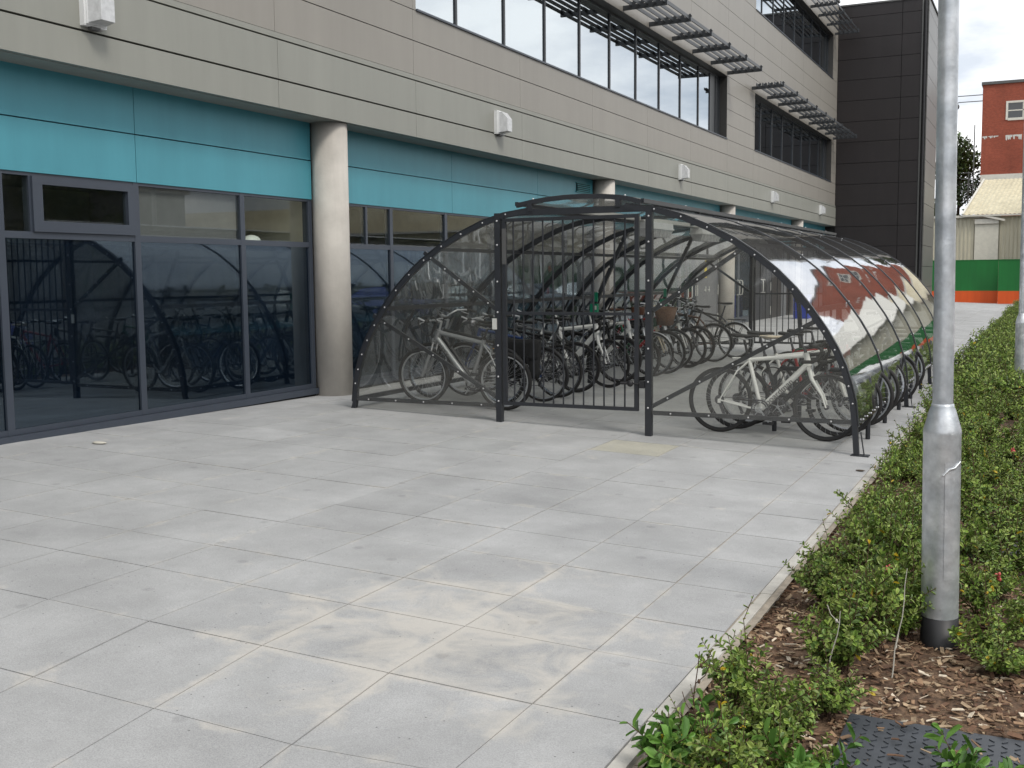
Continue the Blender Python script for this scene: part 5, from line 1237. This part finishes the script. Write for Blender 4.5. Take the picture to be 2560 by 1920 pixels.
# ------------------------------------------------------------------ trees
def tree(x, y, h, rad, label, seed, group=None, n=2600, cols=((.028, .05, .014), (.045, .075, .018), (.065, .10, .026), (.02, .035, .01)), trunk_h=.3, leaf=.28):
    rnd = random.Random(seed); o = empty('tree', (x, y, 0), label, 'tree', group)
    t = MB(); th = h * trunk_h; t.tube([(0, 0, -.1), (.1, 0, th * .5), (0, .1, th), (.1, 0, h * .6), (0, 0, h * .85)], [.22, .18, .15, .09, .03], 8)
    limbs = []
    for i in range(9):
        a = i * 2.4 + rnd.random(); z0 = th * .8 + (h * .5) * i / 9; l = rad * rnd.uniform(.6, .95) * (1 - .35 * i / 9); e_ = Vector((math.cos(a) * l, math.sin(a) * l, z0 + l * rnd.uniform(.35, .8)))
        t.tube([(0, 0, z0), (e_.x * .5, e_.y * .5, z0 + (e_.z - z0) * .6), e_], [.08, .05, .015], 6); limbs.append(e_)
    t.build('trunk', 'bark', o)
    c = MB(); clumps = []
    for i in range(34):
        p = limbs[rnd.randrange(9)] + Vector((rnd.gauss(0, rad * .3), rnd.gauss(0, rad * .3), rnd.gauss(0, h * .1))) if rnd.random() < .75 else Vector((rnd.gauss(0, rad * .3), rnd.gauss(0, rad * .3), h * rnd.uniform(.6, .93)))
        clumps.append((p, rad * rnd.uniform(.2, .38), cols[rnd.randrange(len(cols))]))
    for i in range(n):
        p0, r0, cc = clumps[rnd.randrange(len(clumps))]; d = Vector((rnd.gauss(0, 1), rnd.gauss(0, 1), rnd.gauss(0, 1))).normalized() * r0 * rnd.random() ** .4
        p = p0 + d; s_ = leaf * rnd.uniform(.5, 1.2); u = Vector((rnd.gauss(0, 1), rnd.gauss(0, 1), rnd.gauss(0, 1))).normalized(); v = u.orthogonal().normalized(); v.rotate(Matrix.Rotation(rnd.random() * 6, 3, u))
        w_ = u.cross(v); k = rnd.uniform(.75, 1.3); c.add([p - v * s_ * .5, p + w_ * s_ * .25, p + v * s_ * .5, p - w_ * s_ * .25], [(0, 1, 2, 3)], 0, False, (cc[0] * k, cc[1] * k, cc[2] * k))
    c.build('crown', 'tree_leaf', o)
tree(-6.4, 93, 12.6, 3.3, 'round dark green tree between the lamp post and the brick block', 3, n=8000, leaf=.36, cols=((.05, .085, .02), (.075, .12, .028), (.10, .15, .04), (.035, .06, .015)))
tree(-8.4, 88, 7.0, 2.0, 'smaller dark tree partly hidden behind the near lamp post', 4, n=3000, leaf=.3)
# car park and buildings across the way, seen in the reflections
ap = MB(); ap.add([(2.66, -40, -.14), (60, -40, -.14), (60, 61, -.14), (2.66, 61, -.14)], [(0, 1, 2, 3)]); tag(ap.build('car_park', 'tar'), kind='structure')
kk = MB(); kk.box(2.66, 2.74, -40, 56, -.15, -.02); tag(kk.build('kerb', 'kerb'), kind='structure')
def car(x, y, paint, label, rz=PI):
    o = empty('parked_car', (x, y, -.14), label, 'car', 'cars in the car park across the bed', rz)
    prof = [(-2.1, .35), (-2.12, .62), (-2.0, .86), (-1.75, .93), (-1.1, 1.36), (-.5, 1.45), (.2, 1.43), (1.0, .98), (1.75, .84), (2.05, .66), (2.1, .35)]
    b = MB(); k = len(prof); vs = []
    for yy_, f in ((-.86, .0), (-.80, .0), (.80, 0), (.86, 0)):
        for px, pz in prof:
            inset = (max(0, pz - .9) * .28); y2 = yy_ * (1 - inset) ; vs.append((px, y2, pz if abs(yy_) < .85 else pz - .03))
    fs = [(j * k + i, (j + 1) * k + i, (j + 1) * k + i + 1, j * k + i + 1) for j in range(3) for i in range(k - 1)] + [tuple(range(k)), tuple(range(3 * k, 4 * k))[::-1], (0, k * 3, k * 3 + k - 1, k - 1)]
    b.add(vs, fs, 0, True); b.build('body', paint, o)
    gl = MB()
    for s in (-1, 1): gl.add([(-1.55, s * .80, .98), (-1.05, s * .745, 1.31), (-.45, s * .73, 1.385), (.15, s * .735, 1.365), (.85, s * .80, .98)], [(0, 1, 2, 3, 4) if s < 0 else (4, 3, 2, 1, 0)])
    gl.add([(.3, -.68, 1.40), (.3, .68, 1.40), (.98, .78, 1.02), (.98, -.78, 1.02)], [(0, 1, 2, 3)]); gl.add([(-1.2, -.68, 1.33), (-1.2, .68, 1.33), (-1.72, .76, .96), (-1.72, -.76, .96)], [(3, 2, 1, 0)]); gl.build('window', 'car_glass', o)
    for wx in (-1.3, 1.3):
        for s in (-1, 1):
            w_ = MB(); w_.lathe([(0, -.1), (.2, -.1), (.3, -.09), (.32, -.05), (.32, .05), (.3, .09), (.2, .1), (0, .1)], (wx, s * .80, .32), 'y', 20); wo = w_.build('wheel', 'rubber', o)
            w_ = MB(); w_.lathe([(0, -.115), (.19, -.112), (.2, -.1), (.2, .1), (.19, .112), (0, .115)], (wx, s * .80, .32), 'y', 14); w_.build('rim', 'alu', wo)
    for s in (-1, 1): l = MB(); l.box(1.9, 2.08, s * .62 - .16, s * .62 + .16, .62, .74); l.build('headlight', 'plate_white', o)
for i, (x, y, p, lb) in enumerate(((6.2, -1.5, 'silver_paint', 'silver hatchback in the car park, nearest one'), (6.1, 1.4, 'blue_paint', 'dark blue hatchback beside the silver one'), (6.3, 4.3, 'white_paint', 'white hatchback in the middle of the car park row'), (6.1, 7.4, 'grey_paint', 'grey hatchback beside the white one'), (6.2, 10.4, 'silver_paint', 'silver hatchback between the grey and red cars'), (6.2, 13.6, 'red_paint', 'red hatchback towards the far end of the row'), (6.2, 16.8, 'crate_blue', 'bright blue hatchback after the red one'), (5.6, 30, 'grey_paint', 'grey hatchback parked well up the car park'), (5.9, 36, 'crate_blue', 'blue hatchback parked beyond the well-up grey one'), (5.4, 42, 'silver_paint', 'silver hatchback beyond the second blue car'), (5.6, 48, 'silver_paint', 'silver hatchback close to the hoarding'), (5.2, 54, 'white_paint', 'white hatchback right by the hoarding'))): car(x, y, p, lb)
wh = empty('warehouse', (0, 0, 0), 'long grey metal warehouse across the car park', 'building')
b = MB(); b.box(38, 60, -40, 60, -.2, 7.5); b.box(37.5, 60, -40, 60, 7.5, 7.9, 1); b.build('wall', ['door_grey', 'flash'], wh)
for i, (x, y, h, r2) in enumerate(((30, -12, 8, 3.6), (31, -3, 9, 4), (30, 5, 8.5, 3.8), (31, 13, 9.5, 4), (30, 22, 8, 3.6), (31, 31, 9, 4), (30, 42, 8.5, 3.8))):
    tree(x, y, h, r2, 'leafy green tree in the row on the far side of the car park', 30 + i, 'trees across the car park', n=1600, leaf=.5)
